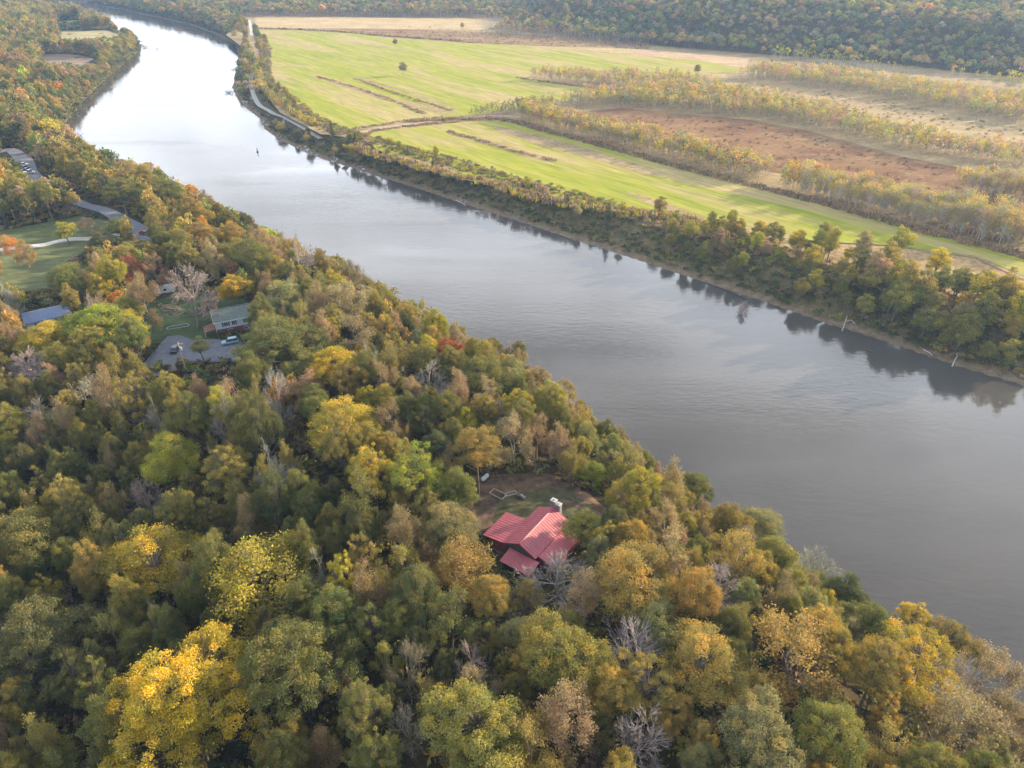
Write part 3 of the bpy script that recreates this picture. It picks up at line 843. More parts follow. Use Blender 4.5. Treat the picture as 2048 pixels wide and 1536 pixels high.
def plant(style, colr, x, y, z, sc, sz, rz=None, label=None, group=None, wood=None, nick=None, var=None, tilt=None):
    pr, tm, cm = K[style][rng.randint(len(K[style])) if var is None else var % len(K[style])]
    nm, _, cat = STYN[style]
    root = empty(nm, (x, y, z), rng.uniform(0, 6.283) if rz is None else rz)
    if tilt: root.rotation_euler = (tilt[0], tilt[1], root.rotation_euler[2])
    cat = "conifer" if style in ("cedar", "pine") else cat
    root["category"] = cat
    if tm:
        t = link("trunk", tm, root)
        t.color = (*jit(WOOD[wood or ("gr" if style in ("bare", "snag") else "tan" if style == "sparse" else "dg")], .15), 1)
        t.scale = (sc, sc, sz)
    c = link("crown", cm, root)
    c.color = (*jit(PAL[colr]), 1); c.scale = (sc, sc, sz)
    px, py, d = Proj(x, y, z + pr["H"] * sz * .7)
    TREES.append(dict(o=root, style=style, col=colr, px=float(px), py=float(py), r=float(pr["R"] * sc * FPX / d), label=label, group=group, nick=nick))
    return root

# ------------------------------------------------------------------ trees one can single out, read off the photograph
def place_px(px, py, zrel):
    """ground point under a crown centre seen at (px, py), zrel above its own ground"""
    z = 12.0
    for _ in range(12):
        p = G(px, py, z + zrel)
        z = .5 * z + .5 * float(H(p[None])[0])
    while not inpoly(p[None], LANDL)[0] or pdist(p[None], NEAR)[0] < 3: p = p + np.array([-.8, -.5])
    return p[0], p[1], float(H(p[None])[0])
HERO = [  # px, py, crown width px, style, colour, height m, label, nickname
 (362, 1398, 335, "grand", "y", 26, "great golden yellow tree with white limbs, standing out of the dark hollow", "the great golden tree"),
 (515, 1160, 225, "sparse", "yg", 21, "wide yellow-green tree with pale spreading limbs showing through its thin crown", "the wide pale-limbed tree"),
 (310, 1130, 200, "dense", "yg", 20, "yellow-topped full tree beside the wide pale-limbed tree", "the yellow-topped tree"),
 (287, 1003, 112, "bare", "pk", 15, "lone leafless tree with a pinkish fan of twigs amid dark green trees", "the pinkish fan-shaped tree"),
 (835, 950, 130, "open", "lime", 20, "bright lime tree catching the sun behind the pale green tree of the cabin", "the bright lime tree"),
 (745, 950, 110, "open", "yg", 20, "yellow-green tree next to the bright lime tree", None),
 (895, 1055, 125, "dense", "pg", 15, "pale green rounded tree touching the left edge of the red cabin roof", "the pale green tree by the cabin"),
 (925, 1135, 180, "sparse", "oo", 15, "half-bare olive tree in front of the cabin's left wing", "the half-bare tree before the cabin"),
 (1120, 1150, 175, "bare", "gr", 11, "leafless grey tree spreading its twigs over the cabin's front roof", "the grey tree over the cabin roof"),
 (1268, 1165, 190, "dense", "oo", 18, "rounded orange-tipped tree right of the grey tree over the cabin roof", "the orange-tipped tree"),
 (1400, 1330, 190, "dense", "oo", 17, "amber-olive tree between two pale leafless trees", None),
 (1130, 1320, 190, "dense", "og", 18, "broad olive tree below the cabin's front roof", "the broad olive tree"),
 (1265, 1300, 150, "snag", "gr", 17, "tall leafless tree with pale ascending limbs amid amber crowns", "the tall pale leafless tree"),
 (1280, 1470, 140, "snag", "gr", 15, "leafless tree with crooked silver branches at the bottom edge", None),
 (940, 1310, 90, "snag", "gr", 13, "silvery leafless tree leaning over the dark hollow", "the silvery tree in the hollow"),
 (815, 1330, 90, "bare", "tan", 16, "narrow half-dead tree tangled with vines in the dark hollow", None),
 (1600, 1310, 220, "sparse", "oo", 18, "amber half-bare tree with a dark forked trunk", "the amber forked tree"),
 (1830, 1330, 210, "open", "y", 17, "golden olive tree with open spreading crown near the river", None),
 (1885, 1215, 72, "open", "gold", 14, "bright lemon yellow tree standing out against the river", "the lemon yellow tree"),
 (1690, 1185, 110, "dense", "dg", 14, "dark green tree on the bank below the bare tree", "the dark green bank tree"),
 (1545, 1125, 115, "dense", "gg", 15, "full bright green tree among grey-brown bank trees", "the full bright green tree"),
 (1425, 1170, 150, "bare", "gr", 13, "wide leafless grey tree right of the orange-tipped tree", "the wide grey leafless tree"),
 (1170, 1055, 100, "dense", "og", 9, "olive tree brushing the right side of the cabin roof", None),
 (600, 1310, 240, "grand", "g", 22, "wide dark green tree in the shade between the golden tree and the hollow", "the wide shaded green tree"),
 (110, 1290, 220, "grand", "dg", 22, "dull green tree with pale limbs at the left of the great golden tree", None),
 (1520, 1480, 180, "dense", "pg", 17, "pale olive clumped tree at the bottom edge below the amber forked tree", None),
 (1650, 1470, 160, "dense", "gg", 16, "fresh green clumped tree in the bottom right", None),
 (950, 1460, 220, "dense", "og", 20, "large olive yellow tree at the bottom middle", None),
 (1052, 1190, 84, "sparse", "og", 9, "half-bare olive tree under the low front roof of the cabin", None),
 (1900, 1440, 190, "sparse", "tan", 16, "tan brown half-bare tree in the bottom right", None),
 (1985, 1350, 150, "sparse", "tan", 14, "tan half-bare tree overhanging the river at the right edge", None),
 (1960, 1255, 110, "dense", "og", 14, "olive tree beside the lemon yellow tree at the water", None),
 (575, 690, 190, "grand", "g", 19, "great rounded green tree over the right side of the white house", "the great green tree by the white house"),
 (562, 600, 120, "dense", "pg", 17, "rounded green tree just beyond the white house roof", None),
 (695, 600, 120, "sparse", "tan", 19, "tall greyish brown thinning tree on the slope above the river", "the tall greyish tree"),
 (705, 670, 100, "sparse", "gr", 17, "grey thinning tree with a dark trunk near the river slope", None),
 (836, 688, 62, "pine", "bl", 13, "blue-green pine on the river slope", "the blue-green pine"),
 (893, 705, 66, "dense", "r", 12, "rust red tree beside the blue-green pine", "the rust red tree"),
 (942, 716, 28, "bank", "gold", 8, "tiny yellow tree next to the rust red tree", None),
 (862, 760, 90, "bare", "gr", 15, "pale grey leafless tree nearer than the rust red tree", None),
 (965, 752, 110, "dense", "g", 16, "dark olive tree between the rust red tree and the river", None),
 (690, 850, 150, "dense", "yg", 17, "rounded yellow-green tree in the middle of the wood", "the rounded yellow-green tree"),
 (556, 790, 52, "bank", "o", 13, "glowing orange-yellow tree below the white house", "the glowing orange tree"),
 (452, 800, 110, "sparse", "pk", 14, "pinkish thinning tree in front of the parking pad", "the pinkish thinning tree"),
 (620, 775, 90, "sparse", "pk", 15, "pale pink thinning tree beside the glowing orange tree", None),
 (660, 735, 120, "dense", "y", 15, "golden yellow tree on the river side of the great green tree", None),
 (205, 650, 140, "dense", "lime", 15, "sunlit yellow-green tree left of the lawn pole", "the sunlit tree left of the lawn"),
 (95, 680, 115, "dense", "yg", 14, "yellow-green tree hiding the blue-roofed house", None),
 (240, 605, 52, "dense", "o", 12, "orange tree above the sunlit yellow-green trees", "the orange tree by the lawn"),
 (272, 675, 58, "open", "o", 11, "orange-leaved tree at the lawn's left edge", None),
 (258, 655, 90, "dense", "yg", 13, "yellow tree between two orange trees", None),
 (372, 575, 130, "bare", "tan", 21, "tall sandy leafless tree standing on the lawn", "the tall sandy tree on the lawn"),
 (285, 590, 70, "sparse", "tan", 20, "slim half-bare tree with a long leaning trunk at the lawn", None),
 (262, 540, 62, "sparse", "r", 15, "dull red tree beyond the lawn", "the dull red tree"),
 (308, 535, 60, "sparse", "pk", 15, "tan thinning tree next to the dull red tree", None),
 (466, 580, 72, "tall", "y", 15, "golden olive tree behind the white house", None),
 (594, 522, 90, "bare", "gr", 17, "pale grey leafless tree near the river bend", None),
 (510, 520, 90, "tall", "g", 20, "tall green tree with a long dark trunk behind the white house", None),
 (60, 740, 130, "bare", "gr", 15, "pale greenish grey leafless tree at the left edge", "the pale leafless tree at the left"),
 (195, 790, 130, "bare", "pk", 14, "pinkish grey leafless tree near the lane", None),
 (90, 830, 130, "bare", "gr", 13, "grey leafless tree over the dark hollow", None),
 (150, 555, 120, "dense", "g", 14, "green tree behind the blue-roofed house", None),
 (105, 480, 0, None, None, 0, None, None),
 (128, 460, 50, "bank", "yg", 9, "round yellow-green tree standing alone on the mown lawn", "the lone tree on the mown lawn"),
 (205, 482, 52, "dense", "dg", 10, "dark green tree beside the pale lane on the lawn", None),
 (17, 490, 46, "sparse", "o", 11, "orange thinning tree at the left end of the lawn", None),
 (46, 500, 44, "sparse", "oo", 11, "slim half-bare tree on the lawn beside the orange one", None),
 (172, 448, 40, "sparse", "tan", 8, "thin grey tree between the lawn and the paved road", None),
 (236, 450, 56, "bank", "g", 8, "low green tree hiding the end of the paved road", None),
 (270, 505, 100, "dense", "g", 11, "broad green tree right of the lawn lane", None),
 (378, 388, 44, "dense", "o", 13, "bright orange tree in the wood along the river", "the bright orange tree"),
 (400, 470, 76, "dense", "oo", 15, "mustard-topped tree near the river bend", "the mustard-topped tree"),
 (240, 380, 84, "dense", "g", 17, "large green tree between the paved road and river", "the large green tree by the road"),
 (325, 385, 84, "dense", "g", 17, "broad dull green tree left of the bright orange tree", None),
 (192, 335, 20, "bank", "o", 8, "small orange tree in the roadside wood", None),
 (147, 302, 22, "bank", "o", 9, "small amber tree near the river inlet", None),
 (112, 385, 34, "bare", "gr", 9, "thin white-grey leafless tree beside the paved road", None),
 (350, 915, 130, "dense", "yg", 17, "lime-tipped tree in the shaded wood", "the lime-tipped tree"),
 (455, 940, 110, "open", "og", 17, "olive tree with a visible pale trunk in the shaded wood", None),
 (600, 975, 60, "bare", "w" if False else "gr", 13, "small whitish leafless tree by the footpath", "the small whitish tree"),
 (868, 890, 64, "dense", "bl", 12, "small bluish green tree behind the bright lime tree", None),
 (955, 905, 110, "tall", "oo", 18, "amber-green tree at the back edge of the cabin clearing", "the amber tree by the clearing"),
 (1030, 870, 100, "sparse", "tan", 15, "tan thinning tree beyond the cabin clearing", None),
 (1265, 985, 90, "sparse", "br", 12, "brownish thinning tree on the river side of the cabin", "the brownish tree by the cabin"),
 (1430, 948, 26, "bank", "gold", 8, "small golden tree at the river edge", "the small golden tree"),
 (1664, 1078, 30, "bank", "gold", 8, "little yellow tree at the river edge above the lemon yellow tree", None),
 (1525, 1062, 110, "dense", "pg", 14, "feathery pale green tree at the river edge", None),
 (1630, 1130, 120, "bare", "gr", 12, "grey-brown leafless tree leaning out to the river", None),
 (1390, 975, 80, "dense", "g", 13, "dark olive tree near the small golden tree", None),
 (1062, 700, 34, "bank", "g", 12, "green tree rising above the bank line", None),
 (20, 850, 80, "dense", "og", 16, "olive tree at the left edge of the shaded wood", None),
 (60, 1080, 170, "dense", "g", 20, "wide green tree in the deep shade at the left edge", None),
 (20, 1180, 60, "open", "oo", 17, "amber tree touched by sun at the left edge", None),
 (1185, 945, 70, "dense", "lime", 7, "bright green low tree beyond the cabin chimney", "the low bright tree by the chimney"),
 (1235, 1000, 60, "dense", "yg", 5, "yellow-green low tree between chimney and river", None),
 (400, 690, 40, "bank", "pg", 8, "small pale green tree on the parking pad", None),
 (345, 1060, 1, None, None, 0, None, None),
]
placed = []     # (x, y, crown radius)
for px, py, dpx, st, cl, hh, lab, nick in HERO:
    if not st: continue
    x, y, z = place_px(px, py, hh * .66)
    _, _, d = Proj(x, y, z + hh * .66)
    vv = rng.randint(len(K[st])) if st != "grand" else (0 if dpx > 300 else 1); pr = K[st][vv][0]
    R_ = dpx / 2 * float(d) / FPX
    sc, sz = R_ / pr["R"] * .96, hh / pr["H"]
    plant(st, cl, x, y, z - .2, sc, sz, label=lab, nick=nick, var=vv, wood="tan" if cl in ("tan", "pk") else None)
    placed.append((x, y, R_))

# ------------------------------------------------------------------ the woods between them
KEEP = [[(950, 968), (1150, 972), (1205, 1035), (1170, 1050), (1135, 1045), (1100, 1120), (1010, 1110), (960, 1065)],       # cabin and its clearing
        [(300, 598), (360, 590), (505, 612), (485, 700), (470, 730), (330, 742), (300, 735), (345, 690), (290, 640)],          # white house, yard, pad
        [(48, 620), (70, 590), (118, 592), (128, 640), (60, 650)],
        [(0, 296), (34, 296), (30, 314), (0, 318)], [(44, 322), (68, 332), (80, 350), (60, 352), (44, 335)], [(150, 402), (212, 420), (235, 434), (200, 428)], [(262, 455), (292, 468), (280, 474)],
        [(0, 460), (150, 425), (185, 432), (250, 474), (170, 500), (140, 520), (75, 545), (0, 575)],
        [(75, 108), (140, 108), (190, 118), (190, 126), (160, 130), (105, 128)], [(120, 62), (240, 62), (238, 74), (125, 80)], [(115, 41), (160, 41), (160, 48), (118, 48)],
        [(282, 628), (290, 628), (310, 690), (300, 695)], [(345, 710), (364, 710), (385, 768), (374, 770)],
        [(325, 565), (360, 560), (360, 590), (300, 600)], [(280, 462), (300, 462), (300, 480), (280, 480)], [(570, 840), (590, 840), (660, 960), (640, 965)]]
def blocked(px, py, rx, ry):
    a = np.linspace(0, 6.283, 13)[:-1]
    pts = np.concatenate([[(px, py)], np.stack([px + rx * .8 * np.cos(a), py + ry * .8 * np.sin(a)], -1), np.stack([px + rx * .4 * np.cos(a), py + ry * .4 * np.sin(a)], -1)])
    return any(inpoly(pts, k).any() for k in KEEP)
WAY = [ROAD, DRIVE]
PATCH = [YARD1, YARD2, PARK, LAWN] + [zpoly(p, 9) for p, _ in FIELDS_L]
def clear_ground(P, r):
    ok = inpoly(P, LANDL) & (pdist(P, NEAR) > np.where(P[:, 1] > 330, 1.5, 4.5))
    for q in PATCH: ok &= ~inpoly(P, q)
    for q in WAY: ok &= pdist(P, q) > 7
    return ok
def pick(w_):
    k = list(w_); p = np.array([w_[i] for i in k], float)
    return k[rng.choice(len(k), p=p / p.sum())]
def zone(px, py, dn):
    """style:colour weights by part of the wood"""
    if dn < 26 and py > 480:
        return {"dense:og": 3, "sparse:tan": 3.4, "sparse:oo": 1.6, "sparse:og": 1.6, "bare:gr": 1.3, "dense:pg": 1.5, "dense:g": .9, "dense:yg": .6, "open:oo": 1, "sparse:gr": .8}
    if py > 1080 and px > 930 + (1536 - py) * .15:
        return {"dense:oo": 2.2, "dense:og": 1.8, "open:oo": 1.4, "open:og": 1, "sparse:tan": 1.4, "sparse:oo": 2.2, "sparse:og": 1, "dense:pg": 1.2, "dense:g": .7, "bare:gr": .4, "open:gg": .8}
    if py > 830 and px < 930:
        return {"dense:dg": 2.2, "dense:g": 2.2, "dense:og": 1.2, "open:g": 1.2, "sparse:br": 1.8, "open:og": 1.4, "bare:gr": .9, "tall:g": 1, "sparse:og": 2, "sparse:g": 1, "open:yg": .25}
    if py > 520:
        return {"dense:g": 2, "dense:og": 2.4, "dense:yg": .8, "dense:oo": .9, "sparse:pk": 1.3, "sparse:tan": 1.8, "sparse:og": 1.2, "bare:gr": 1.1, "tall:g": 1, "open:og": 1, "open:yg": .6, "dense:dg": .6, "open:oo": .5}
    return {"dense:g": 2.6, "dense:og": 2.4, "dense:oo": 1.3, "sparse:br": .7, "tall:og": 1, "sparse:tan": .6, "dense:o": .10, "dense:dg": .6, "dense:yg": .4}
gx, gy = np.meshgrid(np.arange(-900, 240, 3.4), np.arange(20, 1500, 3.4))
C = np.stack([gx.ravel(), gy.ravel()], -1)
C += rng.uniform(-1.5, 1.5, C.shape)
pp = Proj(C[:, 0], C[:, 1], 22)
C = C[(pp[0] > -120) & (pp[0] < 2160) & (pp[1] > -60) & (pp[1] < 1720) & (C[:, 1] * cp > 5)]
C = C[clear_ground(C, 3)]
order = np.argsort(C[:, 1] + rng.uniform(-25, 25, len(C)))
C = C[order]
ZC, DN, HIN = H(C), pdist(C, NEAR), inpoly(C, HILLP)
grid = {}
def near_ok(x, y, r, f):
    k = (int(x // 12), int(y // 12))
    for a in range(-2, 3):
        for b in range(-2, 3):
            for (X, Y, R_) in grid.get((k[0] + a, k[1] + b), ()):
                if (X - x) ** 2 + (Y - y) ** 2 < ((r + R_) * f) ** 2: return False
    return True
def note(x, y, r): grid.setdefault((int(x // 12), int(y // 12)), []).append((x, y, r))
for q in placed: note(*q)
WOODS = []
for (x, y), z, dn, hin in zip(C, ZC, DN, HIN):
    far = y > 330
    r = rng.uniform(1.9, 4.5) if not far else rng.uniform(2.8, 4.6)
    if dn < 14: r = rng.uniform(2.0, 3.6)
    if not near_ok(x, y, r, .60): continue
    hh = r * rng.uniform(2.4, 3.4) + 4.5
    if dn < 14: hh = r * 2.9 + 2
    if x < -15 and y < 150 and dn > 74: hh *= 1.2
    px, py, d = Proj(x, y, z + hh * .6)
    if blocked(float(px), float(py), r * FPX / d, hh * .45 * FPX / d): continue
    st, cl = pick(zone(float(px), float(py), dn)).split(":")
    if far and st == "bare" and rng.rand() < .5: st, cl = "dense", "og"
    note(x, y, r)
    WOODS.append((r * FPX / float(d), x, y, z, r, hh, st, cl))
WOODS.sort(key=lambda t: -t[0])
print("wood trees", len(WOODS))
cnt = {}
massW = Mass()
for k, (a, x, y, z, r, hh, st, cl) in enumerate(WOODS):
    nm = STYN[st][0]
    if k < 760 and cnt.get(nm, 0) < 270:
        cnt[nm] = cnt.get(nm, 0) + 1
        vv = rng.randint(len(K[st])); pr = K[st][vv][0]
        plant(st, cl, x, y, z - .2, r / pr["R"], hh / pr["H"], var=vv)
    else:
        low = LOW["bare" if st in ("bare",) else "wood"]
        pr = low[rng.randint(len(low))]
        t = jit(PAL[cl], .2)
        massW.add(pr, x, y, z - .2, r / pr["R"], hh / pr["H"], rng.uniform(0, 6.28), t)
massW.build("woodland", "mixed autumn woods on the hillside beyond the lawn and the promontory fields", "woods")
def along(line, step, d0, d1, seed=0):
    """points beside a world polyline at random offsets d0..d1 to its left"""
    out = []
    L = np.array(line)
    for i in range(len(L) - 1):
        a, b = L[i], L[i + 1]; ln = np.linalg.norm(b - a)
        if ln < 1e-3: continue
        n = rng.poisson(ln / step)
        for _ in range(n):
            t = rng.rand(); o = rng.uniform(d0, d1); u = (b - a) / ln
            out.append((a + (b - a) * t + np.array([-u[1], u[0]]) * o, o))
    return out
# undergrowth under the wood
C = np.stack(np.meshgrid(np.arange(-330, 200, 2.6), np.arange(28, 460, 2.6)), -1).reshape(-1, 2)
C = C + rng.uniform(-1.2, 1.2, C.shape)
Z = H(C); pp = Proj(C[:, 0], C[:, 1], Z)
m_ = (pp[0] > -60) & (pp[0] < 2110) & (pp[1] > 0) & (pp[1] < 1640) & inpoly(C, LANDL) & (pdist(C, NEAR) > .8) & ~inpoly(C, HILLP)
for q in PATCH: m_ &= ~inpoly(C, q)
for q in WAY: m_ &= pdist(C, q) > 6
C, Z = C[m_], Z[m_]
U = Mass()
dn = pdist(C, NEAR)
for (x, y), z, d_ in zip(C, Z, dn):
    if d_ > 12 and rng.rand() < .35: continue
    s = rng.uniform(.5, 1.15) * (1.2 if d_ < 20 else 1)
    pr = LOW["bush"][rng.randint(5)]
    U.add(pr, x, y, z - .1, s, s * rng.uniform(.7, 1.1), rng.uniform(0, 6.28), jit(PAL[pick({"g": 2, "og": 2, "dg": 1.6, "br": 1.3, "tan": .7, "oo": .5, "yg": .3})], .25))
for p, o in along(NEAR, .35, -13, -.6):
    if p[1] < 330 or p[1] > 1250 or not inpoly(p[None], LANDL)[0]: continue
    s = rng.uniform(.8, 1.7); U.add(LOW["bush"][rng.randint(5)], p[0], p[1], h1(*p) - .2, s, s, rng.uniform(0, 6.28), jit(PAL[pick({"g": 2, "og": 3, "gg": 1, "oo": .8, "br": .6})], .25))
g = np.stack(np.meshgrid(np.arange(-720, -280, 6.0), np.arange(560, 1150, 6.0)), -1).reshape(-1, 2); g = g + rng.uniform(-2.8, 2.8, g.shape)
m_ = inpoly(g, LANDL) & ~inpoly(g, HILLP)
for q in PATCH: m_ &= ~inpoly(g, q)
for p in g[m_]:
    s = rng.uniform(1.0, 2.2); U.add(LOW["bush"][rng.randint(5)], p[0], p[1], h1(*p) - .2, s, s * 1.1, rng.uniform(0, 6.28), jit(PAL[pick({"g": 2, "og": 3, "dg": 1, "oo": .6, "br": .8})], .25))
U.build("undergrowth", "low shrubs and vines covering the floor of the near wood", "undergrowth")

# ------------------------------------------------------------------ far bank: trees, cedars, shrubs on the slope
FB = []
# left of the travel direction (downstream) is the field side
for p, o in along(FAR[1:], .75, 6, 46):
    px, py, d = Proj(p[0], p[1], 8)
    if px < -50 or px > 2120 or py < -20 or py > 1500: continue
    if inpoly(p[None], RIVER)[0] or pdist(p[None], FAR)[0] < 5: continue
    r_side = np.clip((px - 1250) / 350, 0, 1)
    if o > 26 + 11 * r_side and px > 640: continue
    if px > 640 and o < 13 and px < 1560 and rng.rand() > .3: continue
    if px < 640 and (o > 30 or rng.rand() > .28): continue
    if px > 640 and rng.rand() > .22 + .78 * r_side: continue
    if pdist(p[None], TRACK)[0] < 4.5: continue
    top = o > 18
    if px < 640:
        st, cl = pick({"bank:gg": 1.5, "bank:oo": 1.6, "bank:og": 2, "bank:g": 1, "bank:tan": .6} if py < 150 else {"bank:oo": 1, "bank:og": 1, "bank:tan": 1, "bank:dg": .7}).split(":")
        s = rng.uniform(.75, 1.25) if py < 115 else rng.uniform(.35, .7)
    elif px > 1300:
        st, cl = pick({"bank:yg": 3, "bank:gg": 1.6, "bank:y": 2.0, "bank:og": 1.1, "bank:g": .8, "bank:oo": 1.0, "bank:tan": .8} if top else {"bank:g": 1.4, "bank:og": 2, "bank:dg": .5, "bank:br": .8, "bank:gg": 1.5, "bank:yg": .6}).split(":")
        s = rng.uniform(.6, 1.15) * (.66 + .40 * np.clip((px - 1300) / 500, 0, 1)) * (1 if top else .72 + .25 * np.clip((px - 1400) / 300, 0, 1))
    else:
        st, cl = pick({"cedar:dg": 3, "bank:og": 1.6, "bank:yg": .8, "bank:tan": .7, "bank:g": 1.0} if not top else {"bank:yg": 1.6, "bank:oo": 1.0, "bank:tan": 1, "cedar:dg": 1.2, "bank:og": 1}).split(":")
        s = rng.uniform(.38, .68) if st == "bank" else rng.uniform(.45, .85)
    FB.append((float(d), p[0], p[1], st, cl, s))
for px, py, st, cl, hh, s, lab, nick in [
    (1318, 432, "bank", "og", 10, .8, "tall tree standing clear of the bank scrub at the field edge", "the clear-standing bank tree"),
    (1243, 428, "bank", "gold", 7, .45, "slim bright yellow tree at the edge of the crop strip", "the slim yellow tree"),
    (560, 240, "bank", "oo", 8, .85, "amber bushy tree at the rocky river bend below the farm track", "the amber tree at the rocky bend"),
    (742, 300, "cedar", "dg", 7, .8, "pointed cedar where the river bank meets the crop strip", "the pointed cedar"),
    (1405, 500, "bank", "g", 9, .8, "dark rounded tree on the bank top", None), (1480, 490, "bank", "g", 8, .6, "small dark green tree on the bank beside the bare soil", None),
    (1640, 500, "bank", "gg", 12, 1.0, "fresh green tree at the head of the golden bank trees", "the fresh green bank tree"),
    (1715, 555, "bank", "g", 12, 1.0, "rounded dark green tree among golden bank trees", "the dark bank tree"),
    (1630, 560, "bank", "yg", 9, .75, "rounded yellow-green tree low on the bank slope", None),
    (1785, 520, "bank", "yg", 14, 1.25, "big golden tree above the bank beside the crop strip", None),
    (1860, 560, "bank", "y", 13, 1.15, "golden tree with brown patches above the overhanging bank", None),
    (1490, 585, "bare", "gr", 7, .55, "grey leafless shrub tree leaning at the water's edge", "the grey shrub tree at the water"),
    (1850, 640, "bank", "g", 11, 1.2, "broad green tree low on the bank near the right edge", None), (1930, 660, "bank", "g", 12, 1.3, "wide green tree overhanging the mud at the right", None),
    (2020, 640, "bank", "og", 13, 1.3, "olive tree at the right edge of the bank", None)]:
    p = G(px, py + 12, 6); FB.append((0, p[0], p[1], st, cl, (s, hh, lab, nick)))
FB.sort(key=lambda t: t[0])
nb_ = 0
fm = Mass()
for d, x, y, st, cl, s in FB:
    z = h1(x, y)
    if isinstance(s, tuple):
        s, hh, lab, nick = s; pr = K[st][0][0]
        plant(st, cl, x, y, z - .2, s, hh / pr["H"], label=lab, nick=nick, group="trees on the far river bank")
    elif nb_ < 265 and Proj(x, y, 8)[0] > 470:
        nb_ += 1
        plant(st, cl, x, y, z - .2, s * .92, s * rng.uniform(.85, 1.25), group="trees on the far river bank")
    else:
        pr = LOW["bankl"][rng.randint(5)]
        fm.add(pr, x, y, z - .2, s, s * rng.uniform(.85, 1.2), rng.uniform(0, 6.28), jit(PAL[cl], .2))
fm.build("bank_thicket", "tree line along the far upstream river bank", "thicket")
# shrubs and vines on the far bank slope
U = Mass()
for p, o in along(FAR[1:], .16, 3.2, 34):
    px, py, d = Proj(p[0], p[1], 5)
    if px < -20 or px > 2080 or py < 0: continue
    if pdist(p[None], TRACK)[0] < 3.4 or inpoly(p[None], RIVER)[0] or pdist(p[None], FAR)[0] < 3.0 + rng.rand() * 2.5: continue
    n_ = float(vnoise(p[None] * 1.0, 34)[0])
    if n_ > .55 and o < 20 and rng.rand() < .6: continue       # bare eroded faces
    z = h1(*p)
    s = rng.uniform(.35, .85) * (1.3 if px > 1500 else 1)
    cl = pick({"dg": 3, "g": 2, "br": .8, "og": 1.2, "tan": .4} if o < 20 else {"tan": 1.4, "og": 1.6, "br": 1, "yg": .8, "oo": .6})
    pr = LOW["fbush"][rng.randint(5)]
    U.add(pr, p[0], p[1], z - .1, s, s * rng.uniform(.7, 1.2), rng.uniform(0, 6.28), jit(PAL[cl], .22))
U.build("shrubbery", "dark green brush and vines covering the far bank slope", "shrubbery")
# dry weed hedges along the field edges
U = Mass()
def hedge(px, wdt, dens, cols, hs=1.0, z=8):
    L = smooth_line(GL(px, z))
    for p, o in along(L, 1 / dens, -wdt / 2, wdt / 2):
        pr = LOW["tuft"][rng.randint(4)]; s = rng.uniform(.8, 1.3)
        U.add(pr, p[0], p[1], h1(*p) if z != 8 else 8.0, s, s * hs * rng.uniform(.7, 1.2), rng.uniform(0, 6.28), jit(PAL[pick(cols)], .2))
BRN = {"br": 2, "tan": 2, "pk": .6}
hedge([(820, 243), (917, 239), (1012, 241), (1094, 263), (1197, 290), (1350, 332), (1502, 371), (1656, 410), (1826, 458), (2048, 513), (2100, 528)], 5.5, 2.0, {"br": 1.4, "pk": 1.6, "tan": 1.6}, .9)
hedge([(708, 258), (760, 250), (821, 241), (890, 234)], 3.5, 0.8999999999999999, {"tan": 2, "br": 1, "pk": 1}, .5)
hedge([(716, 276), (735, 270), (748, 262), (830, 251), (915, 243)], 4, 0.8999999999999999, {"tan": 2, "br": 1, "pk": 1}, .5)
hedge([(890, 262), (950, 279), (1030, 302), (1090, 318), (1110, 324)], 3.5, 0.9750000000000001, {"tan": 2, "br": 1, "pk": 1}, .5)
hedge([(636, 154), (700, 172), (780, 200), (848, 228)], 3.5, 0.8999999999999999, {"tan": 2, "br": 1, "pk": 1}, .5)
hedge([(712, 158), (800, 190), (905, 222)], 3.0, 0.8999999999999999, {"tan": 2, "br": 1, "pk": 1}, .5)
hedge([(1030, 369), (1070, 371), (1085, 385), (1095, 400), (1120, 408)], 4, 1.6, BRN, 1.2)
hedge([(1030, 154), (1062, 160), (1130, 169), (1215, 180)], 4, 0.8999999999999999, {"tan": 2, "br": 1, "pk": 1}, .5)
hedge([(520, 118), (516, 150), (530, 175), (550, 200), (600, 235), (632, 252)], 5, 1.4, {"yg": 1, "oo": 2, "tan": 1}, 1.6)
hedge([(512, 57), (650, 62), (780, 73), (925, 82)], 5, .8, BRN, 1)
hedge([(700, 290), (760, 312), (860, 340), (980, 368), (1100, 402), (1250, 425), (1350, 436), (1540, 490)], 9, 1.5, {"tan": 2, "oo": 1, "yg": .8, "br": 1}, 1.1)
U.build("tall_grass", "dry brown weed hedges along the field edges", "tall grass")

# ------------------------------------------------------------------ belts of young trees on the plain
def belt(poly, spacing, cap, cols, hs=(.85, 1.15)):
    W_ = GL(poly)
    lo, hi = W_.min(0), W_.max(0)
    g = np.stack(np.meshgrid(np.arange(lo[0], hi[0], spacing), np.arange(lo[1], hi[1], spacing)), -1).reshape(-1, 2)
    g = g + rng.uniform(-.45, .45, g.shape) * spacing
    g = g[inpoly(g, W_)]
    px, py, d = Proj(g[:, 0], g[:, 1], 8)
    g = g[(px > -20) & (px < 2080)]
    a_ = vnoise(g, 38); b_ = vnoise(g + 99, 14)
    return [(p[0], p[1], pick(cols), rng.uniform(*hs) * (1 + .16 * u + .10 * v_) * (.55 if rng.rand() < .12 else 1)) for p, u, v_ in zip(g, a_, b_) if u + v_ < 1.75]
YC = {"yg": 1.8, "gg": .8, "pg": 1.6, "tan": 2.4, "oo": .8, "y": .5}
YG = {"y": 1.5, "oo": .8, "yg": 1.8, "tan": 2.0, "pg": 1.5, "g": .2}
BT = []
BT += belt([(1036, 239), (1197, 284), (1350, 321), (1502, 367), (1545, 348), (1450, 322), (1350, 297), (1265, 275), (1128, 243), (1060, 220)], 3.0, 0, YC)
